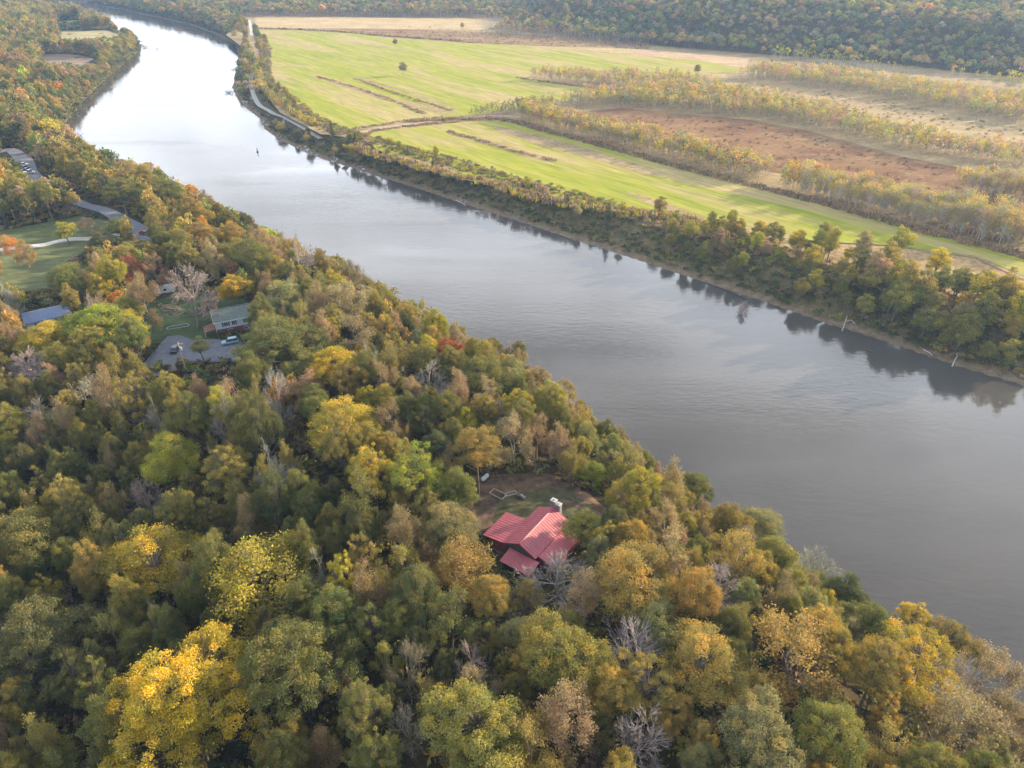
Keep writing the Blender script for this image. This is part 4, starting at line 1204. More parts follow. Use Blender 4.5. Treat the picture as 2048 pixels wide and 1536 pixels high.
BT += belt([(1553, 378), (1656, 405), (1826, 450), (2080, 512), (2080, 465), (1861, 425), (1758, 400), (1640, 375), (1565, 362)], 3.1, 0, YG, (.9, 1.3))
BT += belt([(1905, 382), (1960, 397), (2080, 412), (2080, 390), (2000, 376), (1925, 366)], 3.6, 0, YG, (.9, 1.2))
BT += belt([(1070, 218), (1210, 213), (1350, 223), (1502, 236), (1611, 253), (1690, 273), (1792, 300), (1929, 321), (2080, 347), (2080, 322), (1963, 303), (1826, 280), (1724, 252), (1655, 232), (1536, 204), (1450, 188), (1350, 180), (1231, 190), (1150, 204)], 4.0, 0, YC)
BT += belt([(937, 236), (1036, 230), (1110, 214), (1070, 208), (1010, 222), (950, 231)], 3.8, 0, {"g": 1, "og": 2, "dg": 1}, (.6, .95))
BT += belt([(1063, 160), (1128, 168), (1210, 176), (1450, 180), (1350, 163), (1231, 159), (1074, 155)], 4.6, 0, YC)
BT += belt([(1478, 157), (1587, 171), (1690, 185), (1826, 208), (1929, 229), (2080, 259), (2080, 218), (1860, 180), (1690, 157), (1540, 143)], 4.6, 0, YC)
BT += belt([(1540, 119), (1724, 137), (1843, 147), (1997, 174), (2080, 190), (2080, 183), (1860, 150), (1724, 130), (1553, 112)], 4.8, 0, {"gg": 2, "og": 1, "yg": 1})
BT += belt([(975, 70), (1100, 75), (1220, 85), (1300, 90), (1250, 72), (1100, 60), (1000, 58)], 5.2, 0, {"tan": 3, "gg": 1, "pk": 1})
BT += belt([(800, 60), (900, 74), (1000, 82), (1100, 90), (1200, 94), (1200, 86), (1000, 70), (830, 58)], 13, 0, {"yg": 2, "og": 1}, (.35, .7))
BT += belt([(509, 29), (650, 31), (780, 34), (935, 35), (1020, 40), (930, 26), (780, 22), (650, 20), (509, 19)], 6.5, 0, {"gold": 1, "tan": 2, "gg": 1})
BT.sort(key=lambda t: Proj(t[0], t[1], 14)[2])
bm_ = Mass()
for k, (x, y, cl, s) in enumerate(BT):
    if k < 280:
        plant("young", cl, x, y, 7.9, s * 1.15, s, group="young trees in the rows on the plain", wood="pale")
    else:
        d = Proj(x, y, 14)[2]
        low = LOW["young" if d < 620 else "pole"]
        bm_.add(low[rng.randint(len(low))], x, y, 7.9, s * 1.1, s, rng.uniform(0, 6.28), jit(PAL[cl], .2), bark=(.46, .42, .38))
print("belt", len(BT))
bm_.build("young_woods", "belts of half-bare young trees running across the plain", "woods")

U = Mass()
for poly, n_, cols in (([(1140, 230), (1360, 232), (1610, 264), (1800, 315), (2080, 372), (2080, 440), (1860, 408), (1640, 358), (1545, 345), (1350, 292), (1200, 258)], 350, {"br": 2, "tan": 2, "pk": 2, "gg": .5}),
                      ([(1450, 160), (1690, 190), (1929, 235), (2080, 265), (2080, 318), (1826, 276), (1655, 228), (1480, 186)], 250, {"tan": 2, "og": 1, "br": 1}),
                      ([(650, 60), (1000, 66), (1300, 90), (1300, 100), (930, 86), (700, 64)], 400, {"br": 2, "tan": 1, "og": 1})):
    W_ = GL(poly); lo, hi = W_.min(0), W_.max(0)
    g = rng.uniform(lo, hi, (n_ * 3, 2)); g = g[inpoly(g, W_)][:n_]
    for p in g:
        s = rng.uniform(.18, .5); U.add(LOW["bush"][rng.randint(5)], p[0], p[1], 7.95, s * 1.4, s, rng.uniform(0, 6.28), jit(PAL[pick(cols)], .25))
U.build("scrub", "low rusty brown scrub scattered over the fallow ground", "scrub")

# lone trees on the plain
for px, py, s, hh, st, cl, lab, nick in [(806, 151, 1.0, 11, "bank", "gr", "lone round tree in the middle of the green field", "the lone field tree"), (791, 93, .8, 8, "bank", "gr", "small lone tree at the far side of the green field", "the far lone tree"),
                                   (1394, 150, .95, 8.5, "bank", "gr", "lone dark bushy tree where the pink stubble meets the young trees", "the lone bushy tree"), (925, 60, .7, 9, "bank", "tan", "lone pale tree in front of the far stubble", None),
                                   (532, 86, .35, 4, "bank", "dg", "small dark bush near the start of the farm track", None)]:
    p = G(px, py, 8); plant(st, cl, p[0], p[1], 7.9, s, hh / 12, label=lab, nick=nick, wood="tan")

# ------------------------------------------------------------------ distant woods
FW = Mass()
g = np.stack(np.meshgrid(np.arange(-1500, 1900, 7.4), np.arange(480, 2100, 7.4)), -1).reshape(-1, 2)
g = g + rng.uniform(-3.3, 3.3, g.shape)
Zg = H(g)
px, py, d = Proj(g[:, 0], g[:, 1], Zg + 8)
open_ = GL(FIELD_TOP)
m_ = (px > -40) & (px < 2090) & (py > -40) & (py < 175) & ~inpoly(g, RIVER) & ~inpoly(g, LANDL) & (pdist(g, FAR) > 4) & ~inpoly(g, open_)
extra = [[(232, 0), (322, 0), (318, 9), (240, 7)], [(1265, 0), (1340, 0), (1330, 12), (1275, 10)], [(505, 33), (1030, 36), (1030, 48), (505, 60)], [(1600, -8), (1680, -8), (1670, 2), (1610, 2)]]
pg = np.stack(Proj(g[:, 0], g[:, 1], Zg)[:2], -1)
for e in extra: m_ &= ~inpoly(pg, e)
pg, g, Zg, px, py = pg[m_], g[m_], Zg[m_], px[m_], py[m_]
nn_ = vnoise(g, 160); q2 = vnoise(g + 321, 60); q3 = vnoise(g - 777, 240); ii = 0
for (x, y), z, q, X_, Y_ in zip(g, Zg, nn_, px, py):
    cl = pick({"g": 1.6, "og": 2, "oo": 1.4, "br": 1.6, "tan": 1.6, "o": .12, "bl": .8} if q > 0 else {"g": 1.8, "bl": 1.4, "og": 1.8, "br": 1.4, "oo": .6, "gg": .7, "tan": .6})
    s = rng.uniform(.6, 1.15) + .45 * max(0, q2[int(ii)]) ; ii += 1
    if q3[ii - 1] > .55: cl = pick({"tan": 2, "gg": 1.5, "pk": .6, "og": 1}); s *= .75
    FW.add(LOW["far"][rng.randint(8)], x, y, z - .3, s, s * rng.uniform(.9, 1.25), rng.uniform(0, 6.28), tuple(v * (1.12 + .22 * q) for v in jit(PAL[cl], .22)))  # broad noise on the tint paints sun-lit patches into the crowns
FW.build("far_woods", "hazy autumn woods covering the hills beyond the plain", "woods")
#@@ENDTREES
# ------------------------------------------------------------------ the air
def make_haze():
    mb = MB(); mb.box(-3300, 2700, -1600, 3300, -3.6, 190)
    m = bpy.data.materials.new("haze"); m.use_nodes = True; n = m.node_tree
    n.nodes.remove(n.nodes["Principled BSDF"])
    v = N(n, "ShaderNodeVolumePrincipled"); v.inputs["Color"].default_value = (.42, .64, 1, 1); v.inputs["Density"].default_value = .00012
    v.inputs["Anisotropy"].default_value = .25
    n.links.new(v.outputs[0], n.nodes["Material Output"].inputs["Volume"])
    tag(mb.build("haze", m), kind="stuff")
make_haze()
#@@THINGS
# ------------------------------------------------------------------ buildings
def sheetmetal(name, col, spacing=.45):
    m, n, b = newmat(name)
    v = mapping(n)
    f = noise(n, 1.2, 5, .6, v); f2 = noise(n, .25, 3, .5, mapping(n, 0, (1, .3, 1)))
    c = ramp(n, f, [(.3, tuple(x * .85 for x in col)), (.7, tuple(min(1, x * 1.12) for x in col))])
    c = mixc(n, 1.0, c, ramp(n, f2, [(.35, (.85, .86, .9)), (.65, (1.12, 1.08, 1.05))]), 'MULTIPLY')
    n.links.new(c, b.inputs["Base Color"]); b.inputs["Roughness"].default_value = .55; b.inputs["Metallic"].default_value = .0
    b.inputs["Specular IOR Level"].default_value = .6
    return m
M_red = sheetmetal("red_metal_roofing", (.42, .095, .105)); M_wood = plain("weathered_boards", (.13, .12, .115), .9, .4, 3, vscale=(6, 6, .4))
M_white = plain("white_paint", (.72, .73, .74), .6, .06); M_stone = plain("chimney_block", (.20, .19, .185), .9, .35, 3, bump=.4)
M_cap = plain("pale_cap", (.36, .36, .36), .8, .15, 4); M_dark = plain("dark_opening", (.03, .032, .035), .4, .2)
M_glass = plain("window_glass", (.05, .065, .08), .12, .1, spec=.8); M_timber = plain("grey_timber", (.42, .36, .28), .9, .25, 4)
M_redwood = plain("red_boards", (.25, .06, .05), .85, .3, 2)
def slab(mb, a, b, y0, y1, th=.10, rib=.62, rw=.07, rh=.055):
    """roof plane over the line a=(x,z) -> b=(x,z), running y0..y1, with standing ribs down the slope"""
    (x0, z0), (x1, z1) = a, b
    mb.prism([(x0, z0 - th), (x1, z1 - th), (x1, z1), (x0, z0)], y0, y1)
    if rib:
        y = y0 + .03
        while y < y1 - rw:
            mb.prism([(x0, z0 + .003), (x1, z1 + .003), (x1, z1 + rh), (x0, z0 + rh)], y, y + rw); y += rib
def window(root, x0, x1, z0, z1, y, shutters=None, side=-1):
    t = .05 * side
    f = MB()
    for a in ((x0 - .08, x1 + .08, z1, z1 + .09), (x0 - .08, x1 + .08, z0 - .09, z0), (x0 - .08, x0, z0, z1), (x1, x1 + .08, z0, z1), ((x0 + x1) / 2 - .025, (x0 + x1) / 2 + .025, z0, z1)):
        f.box(a[0], a[1], min(y, y + t), max(y, y + t), a[2], a[3])
    fr = f.build("window", M_white, root)
    MB().box(x0, x1, min(y, y + t * .4), max(y, y + t * .4), z0, z1).build("pane", M_glass, fr)
    if shutters:
        for a, b in shutters: MB().box(a, b, min(y, y + t), max(y, y + t), z0 - .05, z1 + .05).build("shutter", M_teal, root)
M_teal = plain("teal_paint", (.03, .13, .15), .6, .15)

def cabin():
    g = h1(3, 98); e = g + 3.2
    a, b = G(1007.8, 1085.6, e), G(1077.5, 1013.4, e)
    u = (b - a) / np.linalg.norm(b - a)
    Ln = float(np.linalg.norm(b - a))
    root = empty("cabin", (a[0], a[1], g), math.atan2(u[1], u[0]) - math.pi / 2)
    tag(root, "wooden cabin with a bright red ribbed metal roof in a small clearing", "cabin")
    hw = 3.5
    w_ = MB(); w_.prism([(.35, -.6), (2 * hw - .35, -.6), (2 * hw - .35, 3.05), (hw, 4.6), (.35, 3.05)], .45, Ln - .45); w_.build("wall", M_wood, root)
    w_ = MB(); w_.box(-4.6, .33, .3, 7.4, -.6, 2.2); w_.build("wall", M_redwood, root)
    w_ = MB(); w_.box(2 * hw - .33, 10.2, 1.3, Ln - .6, -.6, 1.9); w_.build("wall", M_redwood, root)
    r = MB(); slab(r, (-.1, 3.2), (hw, 4.95), 0, Ln); slab(r, (hw + .003, 4.95), (2 * hw + .1, 3.15), 0, Ln)
    r.prism([(hw - .22, 4.90), (hw + .22, 4.90), (hw + .03, 5.08), (hw - .03, 5.08)], -.02, Ln + .02)
    r.build("roof", M_red, root)
    r = MB(); slab(r, (-5.0, 2.35), (-.12, 3.02), .05, 7.8); tag(r.build("roof", M_red, root), "lower shed roof of the inland wing")
    r = MB(); slab(r, (2 * hw + .13, 3.02), (10.6, 2.2), .9, Ln - .2); tag(r.build("roof", M_red, root), "low lean-to roof facing the river")
    p = MB(); p.prism([(-3.4, 2.15), (-.02, 2.72), (-.02, 2.82), (-3.4, 2.25)], 1.4, 8.0, axis='x')
    for k in range(15): p.prism([(-3.4, 2.253), (-.02, 2.823), (-.02, 2.87), (-3.4, 2.30)], 1.5 + k * .45, 1.55 + k * .45, axis='x')
    pr = p.build("porch_roof", M_red, root)
    for x in (1.6, 4.6, 7.8): MB().box(x, x + .14, -3.3, -3.16, -.5, 2.15).build("post", M_timber, root)
    c = MB(); c.box(2.6, 3.7, Ln + .05, Ln + 1.0, -.6, 6.15, bevel=.03); c.box(3.72, 4.8, Ln + .05, Ln + .95, -.6, 5.75, bevel=.03)
    ch = c.build("chimney", M_stone, root)
    k = MB(); k.box(2.55, 3.75, Ln, Ln + 1.05, 6.152, 6.28); k.box(3.77, 4.85, Ln, Ln + 1.0, 5.752, 5.88); k.tube([(3.15, Ln + .5, 6.28), (3.15, Ln + .5, 6.62)], .20); k.tube([(4.3, Ln + .5, 5.88), (4.3, Ln + .5, 6.12)], .18)
    k.build("cap", M_cap, ch)
    MB().box(3.2, 4.2, .38, .448, 0, 2.1).build("door", M_dark, root)
    for x0 in (1.4, 5.6): window(root, x0, x0 + 1.1, .9, 2.0, .448)
    tr = MB(); tr.prism([(-.12, 3.02), (-.12, 3.19), (hw, 4.94), (2 * hw + .12, 3.14), (2 * hw + .12, 2.98), (hw, 4.76)], -.09, -.004); tr.build("fascia", M_redwood, root)
    MB().tube([(8.6, Ln - .6, 2.2), (8.6, Ln - .6, 3.7)], .09).build("vent_pipe", M_cap, root)
cabin()

def white_house():
    g = h1(-84, 192)
    root = empty("house", (-88.4, 187.2, g), math.atan2(2.9, 6.1))
    tag(root, "two-storey white house with a grey-green roof and teal shutters beside the parking pad", "house")
    brick = plain("brick_base", (.20, .085, .065), .9, .3, 5); side = plain("white_siding", (.52, .55, .60), .6, .05, 3)
    shing = plain("grey_green_shingles", (.135, .16, .14), .95, .28, 1.5); rust = plain("rusty_sheet", (.30, .16, .12), .8, .4, 1.2)
    L, D = 13.5, 8.6
    MB().box(0, L, 0, D, -.8, 2.3).build("wall", brick, root)
    MB().prism([(-.03, 2.302), (D + .03, 2.302), (D + .03, 4.85), (D / 2, 6.45), (-.03, 4.85)], -.03, L + .03, axis='x').build("wall", side, root)
    r = MB()
    for s, (a, b) in enumerate((((-.5, 4.72), (D / 2, 6.56)), ((D / 2 + .003, 6.56), (D + .5, 4.72)))):
        r.prism([(a[0], a[1]), (b[0], b[1]), (b[0], b[1] + .14), (a[0], a[1] + .14)], -.5, L + .5, axis='x')
    rf = r.build("roof", shing, root)
    k = MB()
    k.box(-.5, L + .5, -.56, -.503, 4.66, 4.87); k.box(-.5, L + .5, D + .503, D + .56, 4.66, 4.87)
    for x in (-.56, L + .503): k.prism([(-.5, 4.66), (D / 2, 6.5), (D + .5, 4.66), (D + .5, 4.86), (D / 2, 6.72), (-.5, 4.86)], x, x + .055, axis='x')
    k.build("fascia", M_white, root)
    window(root, 2.3, 3.4, 3.0, 4.3, -.032, [(1.72, 2.2), (3.5, 3.95)]); window(root, 4.5, 5.4, 3.0, 4.3, -.032, [(5.5, 5.95)]); window(root, 8.4, 9.5, 3.0, 4.3, -.032, [(7.85, 8.3), (9.6, 10.05)])
    window(root, 3.2, 4.4, .8, 1.8, -.002); window(root, 7.6, 8.8, .8, 1.8, -.002)
    MB().box(10.6, 11.6, -.05, -.002, 0, 2.05).build("door", M_white, root)
    r = MB(); slab(r, (-3.6, 2.05), (-.07, 2.65), .2, 4.6, .08, .4, .04, .04); r.build("porch_roof", rust, root)
    for y in (.3, 4.4): MB().box(-3.5, -3.38, y, y + .12, -.5, 2.06).build("post", M_white, root)
    MB().tube([(-.12, -.12, -.2), (-.12, -.12, 4.7)], .06).build("downpipe", M_white, root)
    return root
white_house()

def blue_house():
    p = G(92, 622, h1(-215, 195) + 3.5)
    root = empty("house", (p[0], p[1], h1(*p)), rad(33))
    tag(root, "low white house with a slate blue roof half hidden by yellow-green trees", "house")
    roofm = sheetmetal("slate_blue_roofing", (.17, .22, .34)); D = 8
    MB().box(-6, 6, -D / 2, D / 2, -.8, 2.8).build("wall", M_white, root)
    MB().prism([(-D / 2, 2.802), (D / 2, 2.802), (0, 4.2)], -6, 6, axis='x').build("wall", M_white, root)
    r = MB()
    r.prism([(-D / 2 - .5, 2.62), (0, 4.3), (0, 4.42), (-D / 2 - .5, 2.74)], -6.5, 6.5, axis='x'); r.prism([(.003, 4.3), (D / 2 + .5, 2.62), (D / 2 + .5, 2.74), (.003, 4.42)], -6.5, 6.5, axis='x')
    r.build("roof", roofm, root)
    window(root, -4, -2.8, 1, 2.1, -D / 2 - .002); window(root, 1.5, 2.7, 1, 2.1, -D / 2 - .002)
    MB().box(-.9, .1, -D / 2 - .05, -D / 2 - .002, 0, 2.05).build("door", M_dark, root)
blue_house()

# ------------------------------------------------------------------ vehicles
def car(x, y, rz, paint, label, kind="suv", name="parked_car", cat="car", group=None, glass=True):
    root = empty(name, (x, y, h1(x, y) + .24), rz)
    tag(root, label, cat, group)
    pm = plain("paint_" + label.split()[0], paint, .28, .05, 2, spec=.7)
    tyre = plain("tyre", (.02, .02, .022), .8, .1)
    Ht = {"suv": 1.72, "sedan": 1.42, "pickup": 1.8}[kind]
    L = 4.7 if kind != "pickup" else 5.5
    hood = .98 if kind != "sedan" else .85
    prof = [(-L / 2, .32), (-L / 2 + .1, .28), (L / 2 - .1, .28), (L / 2, .34), (L / 2 - .02, hood - .22), (L / 2 - .25, hood - .06), (L / 2 - 1.15, hood), (-L / 2 + .12, hood + .02), (-L / 2, hood - .12)]
    b = MB(); b.prism([(u, z) for u, z in prof], -.9, .9)
    bmesh.ops.bevel(b.bm, geom=[e for e in b.bm.edges], offset=.05, segments=2, affect='EDGES')
    b.build("body", pm, root, smooth=False)
    if kind == "suv": cab = [(-L / 2 + .12, hood), (-L / 2 + .35, Ht - .08), (-L / 2 + .6, Ht), (.45, Ht), (L / 2 - 1.25, hood)]
    elif kind == "sedan": cab = [(-L / 2 + .55, hood), (-L / 2 + 1.35, Ht), (.35, Ht), (L / 2 - 1.25, hood)]
    else: cab = [(-.6, hood), (-.5, Ht - .06), (-.3, Ht), (.85, Ht), (1.55, hood)]
    c = MB(); c.prism([(u, z + .004 if z < Ht - .2 else z) for u, z in cab], -.74, .74)
    c.build("cabin", M_glass, root)
    r = MB(); us = [u for u, z in cab if z > Ht - .1]; r.box(min(us) + .05, max(us) - .02, -.70, .70, Ht - .02, Ht + .035, bevel=.015)
    for u0, u1, z0, z1 in ((cab[0][0], cab[1][0], hood, Ht - .02), (cab[-1][0], cab[-2][0], hood, Ht - .02)):
        for s in (-.755, .755): r.tube([(u0, s, z0), (u1, s * .97, z1)], .045, 5)
    for s in (-.75, .75): r.tube([((us[0] + us[-1]) / 2, s, hood), ((us[0] + us[-1]) / 2, s * .97, Ht - .02)], .04, 5)
    r.build("roof", pm, root)
    for wx in (-L / 2 + .85, L / 2 - .9):
        for s in (-1, 1):
            wh = MB().tube([(wx, s * .72, .33 - .24 + .02), (wx, s * .93, .33 - .24 + .02)], .34, 18).build("wheel", tyre, root)
            MB().tube([(wx, s * .931, .11), (wx, s * .945, .11)], .20, 12).build("rim", M_cap, wh)
    for s in (-.62, .62):
        MB().box(L / 2 - .04, L / 2 + .012, s - .16, s + .16, hood - .32, hood - .20).build("headlight", M_white, root)
        MB().box(-L / 2 - .012, -L / 2 + .03, s - .14, s + .14, hood - .34, hood - .18).build("tail_light", M_redwood, root)
    return root
p = G(461, 687, h1(-84, 185) + .6)
car(p[0], p[1], math.atan2(2.9, 6.1) + math.pi, (.30, .46, .52), "silver-teal SUV parked against the brick base of the white house")
p = G(350, 699, h1(-105, 182) + .6); car(p[0], p[1], rad(100), (.02, .021, .025), "black sedan parked on the inland edge of the grey parking pad", "sedan")
RC = [(48, 331, (.6, .6, .62), "suv", "white SUV parked at the upper end of the roadside row"), (51, 336, (.03, .03, .04), "sedan", "black car parked second in the roadside row"),
      (54, 341, (.35, .33, .34), "sedan", "grey car parked third in the roadside row"), (58, 346, (.7, .7, .7), "pickup", "white pickup parked at the lower end of the roadside row")]
for px, py, c, k, lab in RC:
    p = G(px, py, 10.9); car(p[0], p[1], rad(20), c, lab, k, group="cars parked beside the paved road")
p = G(289, 470, 11); car(p[0], p[1], rad(150), (.35, .03, .03), "red car at the end of the paved road by the tree edge", "suv")

def camper():
    p = G(330, 579, 15); root = empty("camper_trailer", (p[0], p[1], h1(*p)), rad(20))
    tag(root, "white camper trailer parked under trees beyond the lawn", "trailer")
    b = MB(); b.prism([(-3.2, .5), (3.0, .5), (3.25, 1.2), (2.9, 2.65), (-3.0, 2.7), (-3.25, 2.2)], -1.15, 1.15); b.build("body", M_white, root)
    for s in (-1.0, 1.0): MB().tube([(-.3, s - .1, .36), (-.3, s + .1, .36)], .36, 16).build("wheel", M_dark, root)
    MB().box(-.4, .6, -1.19, -1.152, 1.3, 2.0).build("window", M_glass, root)
    MB().tube([(3.1, 0, .55), (4.3, 0, .5)], .06).build("hitch", M_dark, root)
camper()

# ------------------------------------------------------------------ poles
def pole(px, py, z, hh, label, arm=False, trans=False, lamp=False, col=(.40, .36, .31), tilt=0):
    p = G(px, py, z); root = empty("light_pole" if lamp else "utility_pole", (p[0], p[1], h1(*p)), rad(25)); root.rotation_euler[1] = rad(tilt)
    tag(root, label, "pole")
    m = plain("pole_wood", col, .9, .2, 3)
    MB().tube([(0, 0, -.5), (0, 0, hh)], [.17, .12] if not lamp else [.09, .06], 8).build("shaft", m, root)
    if arm: MB().box(-1.1, 1.1, -.06, .06, hh - .7, hh - .55).build("crossarm", M_timber, root)
    if arm:
        for x in (-1, -.4, .4, 1): MB().tube([(x, 0, hh - .55), (x, 0, hh - .38)], .05, 6).build("insulator", M_cap, root)
    if trans: MB().tube([(.35, -.1, hh - 2.4), (.35, -.1, hh - 1.5)], .27, 12).build("transformer", M_cap, root)
    if lamp:
        MB().tube([(0, 0, hh), (.35, 0, hh + .12), (.7, 0, hh + .1)], .04, 6).build("arm", m, root); MB().box(.55, 1.05, -.14, .14, hh - .02, hh + .1).build("lamp_head", M_cap, root)
    return root
pole(302, 690, 14, 10.5, "slim pale light pole at the inland edge of the house lawn", lamp=True, col=(.60, .60, .58))
pole(380, 768, 13, 10, "wooden utility pole with a white transformer in front of the parking pad", arm=True, trans=True)
pole(31, 442, 10, 9.5, "pale utility pole in the brush above the mown lawn", arm=True, col=(.55, .52, .48))
pole(82, 329, 10, 8.5, "pale utility pole beside the paved road opposite the parked cars", arm=True, col=(.55, .52, .48))

# lawn edging: a long oval ring
def ring():
    p = G(358, 660, 14.5); root_z = h1(*p)
    a = np.linspace(0, 6.283, 41)[:-1]
    mb = MB(); pts = []
    for t in a:
        x = math.copysign(1, math.cos(t)) * 2.2 + 1.0 * math.cos(t); y = 1.0 * math.sin(t)
        c, s = math.cos(rad(20)), math.sin(rad(20)); X, Y = p[0] + c * x - s * y, p[1] + s * x + c * y
        pts.append((X, Y, h1(X, Y) + .22))
    mb.tube(pts + [pts[0]], .14, 6)
    tag(mb.build("garden_edging", M_cap), "long white oval of garden edging lying on the house lawn", "garden edging")
ring()

# cabin yard
def bed(px, py, rz, lw, label):
    p = G(px, py, 19); g = h1(*p) + .2; root = empty("raised_bed", (p[0], p[1], g), rz); tag(root, label, "garden bed", "timber bed frames in the cabin yard")
    L, W = lw
    for a in ((-L, L, -W, -W + .12), (-L, L, W - .12, W), (-L, -L + .12, -W + .123, W - .123), (L - .12, L, -W + .123, W - .123)):
        MB().box(a[0], a[1], a[2], a[3], 0, .28).build("board", M_timber, root)
bed(996, 993, rad(-35), (1.7, .9), "pale timber bed frame on the inland side of the clearing")
bed(1021, 991, rad(20), (1.3, .5), "narrow timber bed frame between the other frame and the dark picnic table")
def picnic():
    p = G(1043, 998, 19); root = empty("picnic_table", (p[0], p[1], h1(*p) + .15), rad(-40)); tag(root, "dark picnic table with benches standing in the clearing behind the cabin", "picnic table")
    MB().box(-1.0, 1.0, -.42, .42, .74, .80).build("tabletop", M_wood, root)
    for s in (-.78, .78): MB().box(-1.0, 1.0, s - .14, s + .14, .42, .47).build("bench", M_dark, root)
    for x in (-.7, .7):
        for s in (-1, 1): MB().tube([(x, s * .62, 0), (x, s * .18, .74)], .045, 6).build("leg", M_dark, root)
    t = MB(); t.box(-.25, .35, -.2, .25, .802, 1.02, bevel=.03)
    tag(t.build("crate", M_timber), "small tan crate standing on the dark picnic table", "crate"); bpy.data.objects["crate"].matrix_world = Matrix.Translation(root.location) @ Matrix.Rotation(rad(-40), 4, 'Z')
picnic()
def tank():
    p = G(970, 958, 19.5); root = empty("fuel_tank", (p[0], p[1], h1(*p)), rad(55)); tag(root, "pale green-white fuel tank at the shaded back of the cabin clearing", "tank")
    mb = MB(); mb.tube([(-1.2, 0, .85), (-1.05, 0, .85), (-.8, 0, .85), (.8, 0, .85), (1.05, 0, .85), (1.2, 0, .85)], [.12, .38, .5, .5, .38, .12], 16)
    mb.build("shell", plain("tank_paint", (.5, .58, .55), .5, .1), root, True)
    for x in (-.7, .7): MB().box(x - .06, x + .06, -.35, .35, 0, .45).build("leg", M_dark, root)
    MB().tube([(0, 0, 1.34), (0, 0, 1.5)], .12, 8).build("cap", M_cap, root)
tank()

# ------------------------------------------------------------------ river edge
M_log = plain("driftwood", (.30, .25, .20), .9, .3, 2); M_bleach = plain("bleached_wood", (.40, .375, .345), .9, .2, 2); M_wet = plain("wet_wood", (.10, .08, .06), .6, .3, 2)
def log(a, b, r, m, label, z0=.15, z1=.3, fork=True):
    A, B = G(*a, 0), G(*b, 0)
    mb = MB(); A3, B3 = Vector((A[0], A[1], z0)), Vector((B[0], B[1], z1)); mid = (A3 + B3) / 2 + Vector((rng.normal() * .3, rng.normal() * .3, .1))
    mb.tube([A3, mid, B3], [r, r * .8, r * .4], 8)
    if fork:
        for k in range(3):
            t = .55 + .15 * k; q = A3.lerp(B3, t); mb.tube([q, q + Vector((rng.normal() * .9, rng.normal() * .9, .7 + rng.rand())), q + Vector((rng.normal() * 1.6, rng.normal() * 1.6, 1.2 + rng.rand())),], [r * .4, r * .25, .03], 5)
    tag(mb.build("driftwood_log", m), label, "log", "driftwood along the far shore")
log((1417, 567), (1494, 599), .35, M_wet, "long dark log lying at the waterline by the grey shrub tree")
log((1846, 700), (1864, 712), .22, M_bleach, "short pale log on the mud near the right edge", fork=False)
log((1726, 699), (1752, 706), .2, M_wet, "thin dark log floating just off the bank past the bleached snag", .05, .05, False)
log((1904, 733), (1914, 714), .22, M_bleach, "pale stump leaning out of the mud at the right", .1, .9)
log((912, 401), (932, 414), .25, M_bleach, "pale log sticking out from the bank below the crop strip", .2, .6)
log((948, 424), (958, 428), .2, M_wet, "small dark snag poking from the water below the crop strip", -.2, .5, False)
log((1120, 470), (1150, 483), .2, M_log, "grey log on the narrow sand below the cedars", .5, .5)
def snag_tree():
    p = G(1684, 661, 0); root = empty("dead_tree", (p[0], p[1], .1)); tag(root, "bleached dead snag with a hooked branch standing at the waterline", "dead tree")
    MB().tube([(0, 0, -.8), (.2, 0, 3), (.4, .1, 5.6)], [.24, .18, .08], 8).build("trunk", M_bleach, root)
    MB().tube([(.25, 0, 3.2), (1.2, -.1, 4.0), (2.4, -.2, 4.0), (3.1, -.3, 3.2), (3.2, -.3, 2.2)], [.13, .12, .1, .08, .04], 6).build("branch", M_bleach, root)
    for k in range(6): MB().tube([(2.9 + .08 * k, -.3, 3.3), (3.1 + .3 * k - .6, -.3 + rng.normal() * .4, 2.6), (3.2 + .35 * k - .8, -.3 + rng.normal() * .6, 1.4)], [.05, .035, .02], 4).build("twig", M_bleach, root)
snag_tree()
def heap(px, py, rr, label, n=26):
    p = G(px, py, 0); mb = MB()
    for k in range(n):
        a = rng.uniform(0, 6.28); c = Vector((p[0] + rng.normal() * rr * .5, p[1] + rng.normal() * rr * .4, rng.uniform(0, .6)))
        d = Vector((math.cos(a), math.sin(a), rng.uniform(.05, .9))); l = rng.uniform(.6, 1.6) * rr * .6
        mb.tube([c, c + d * l * .5 + Vector((0, 0, .1)), c + d * l], [.12, .08, .03], 5)
    tag(mb.build("brush_heap", M_wet), label, "driftwood")
heap(459, 186, 4.0, "dark brush heap stranded in the water below the farm track", 34)
heap(470, 140, 3.0, "small tangle of dead branches at the upstream bank")
heap(289, 95, 5.0, "flattened tangle of driftwood off the promontory tip", 30)
heap(158, 272, 4.0, "pale driftwood spit at the river inlet", 18)
heap(415, 624, 2.6, "x")
bpy.data.objects["brush_heap.004"].location = (0, 0, 0)
o = bpy.data.objects["brush_heap.004"]; bpy.data.objects.remove(o)
p0 = G(415, 624, 14.5); mb = MB()
for k in range(34):
    a = rng.normal() * .5 + .4; c = Vector((p0[0] + rng.normal() * 2.6, p0[1] + rng.normal() * 1.0, h1(*p0) + rng.uniform(.1, .9)))
    mb.tube([c, c + Vector((math.cos(a), math.sin(a), rng.normal() * .12)) * rng.uniform(1.5, 3.5)], [.12, .07], 5)
tag(mb.build("brush_heap", M_wet), "dark heap of cut branches on the lawn behind the white house", "brush pile")
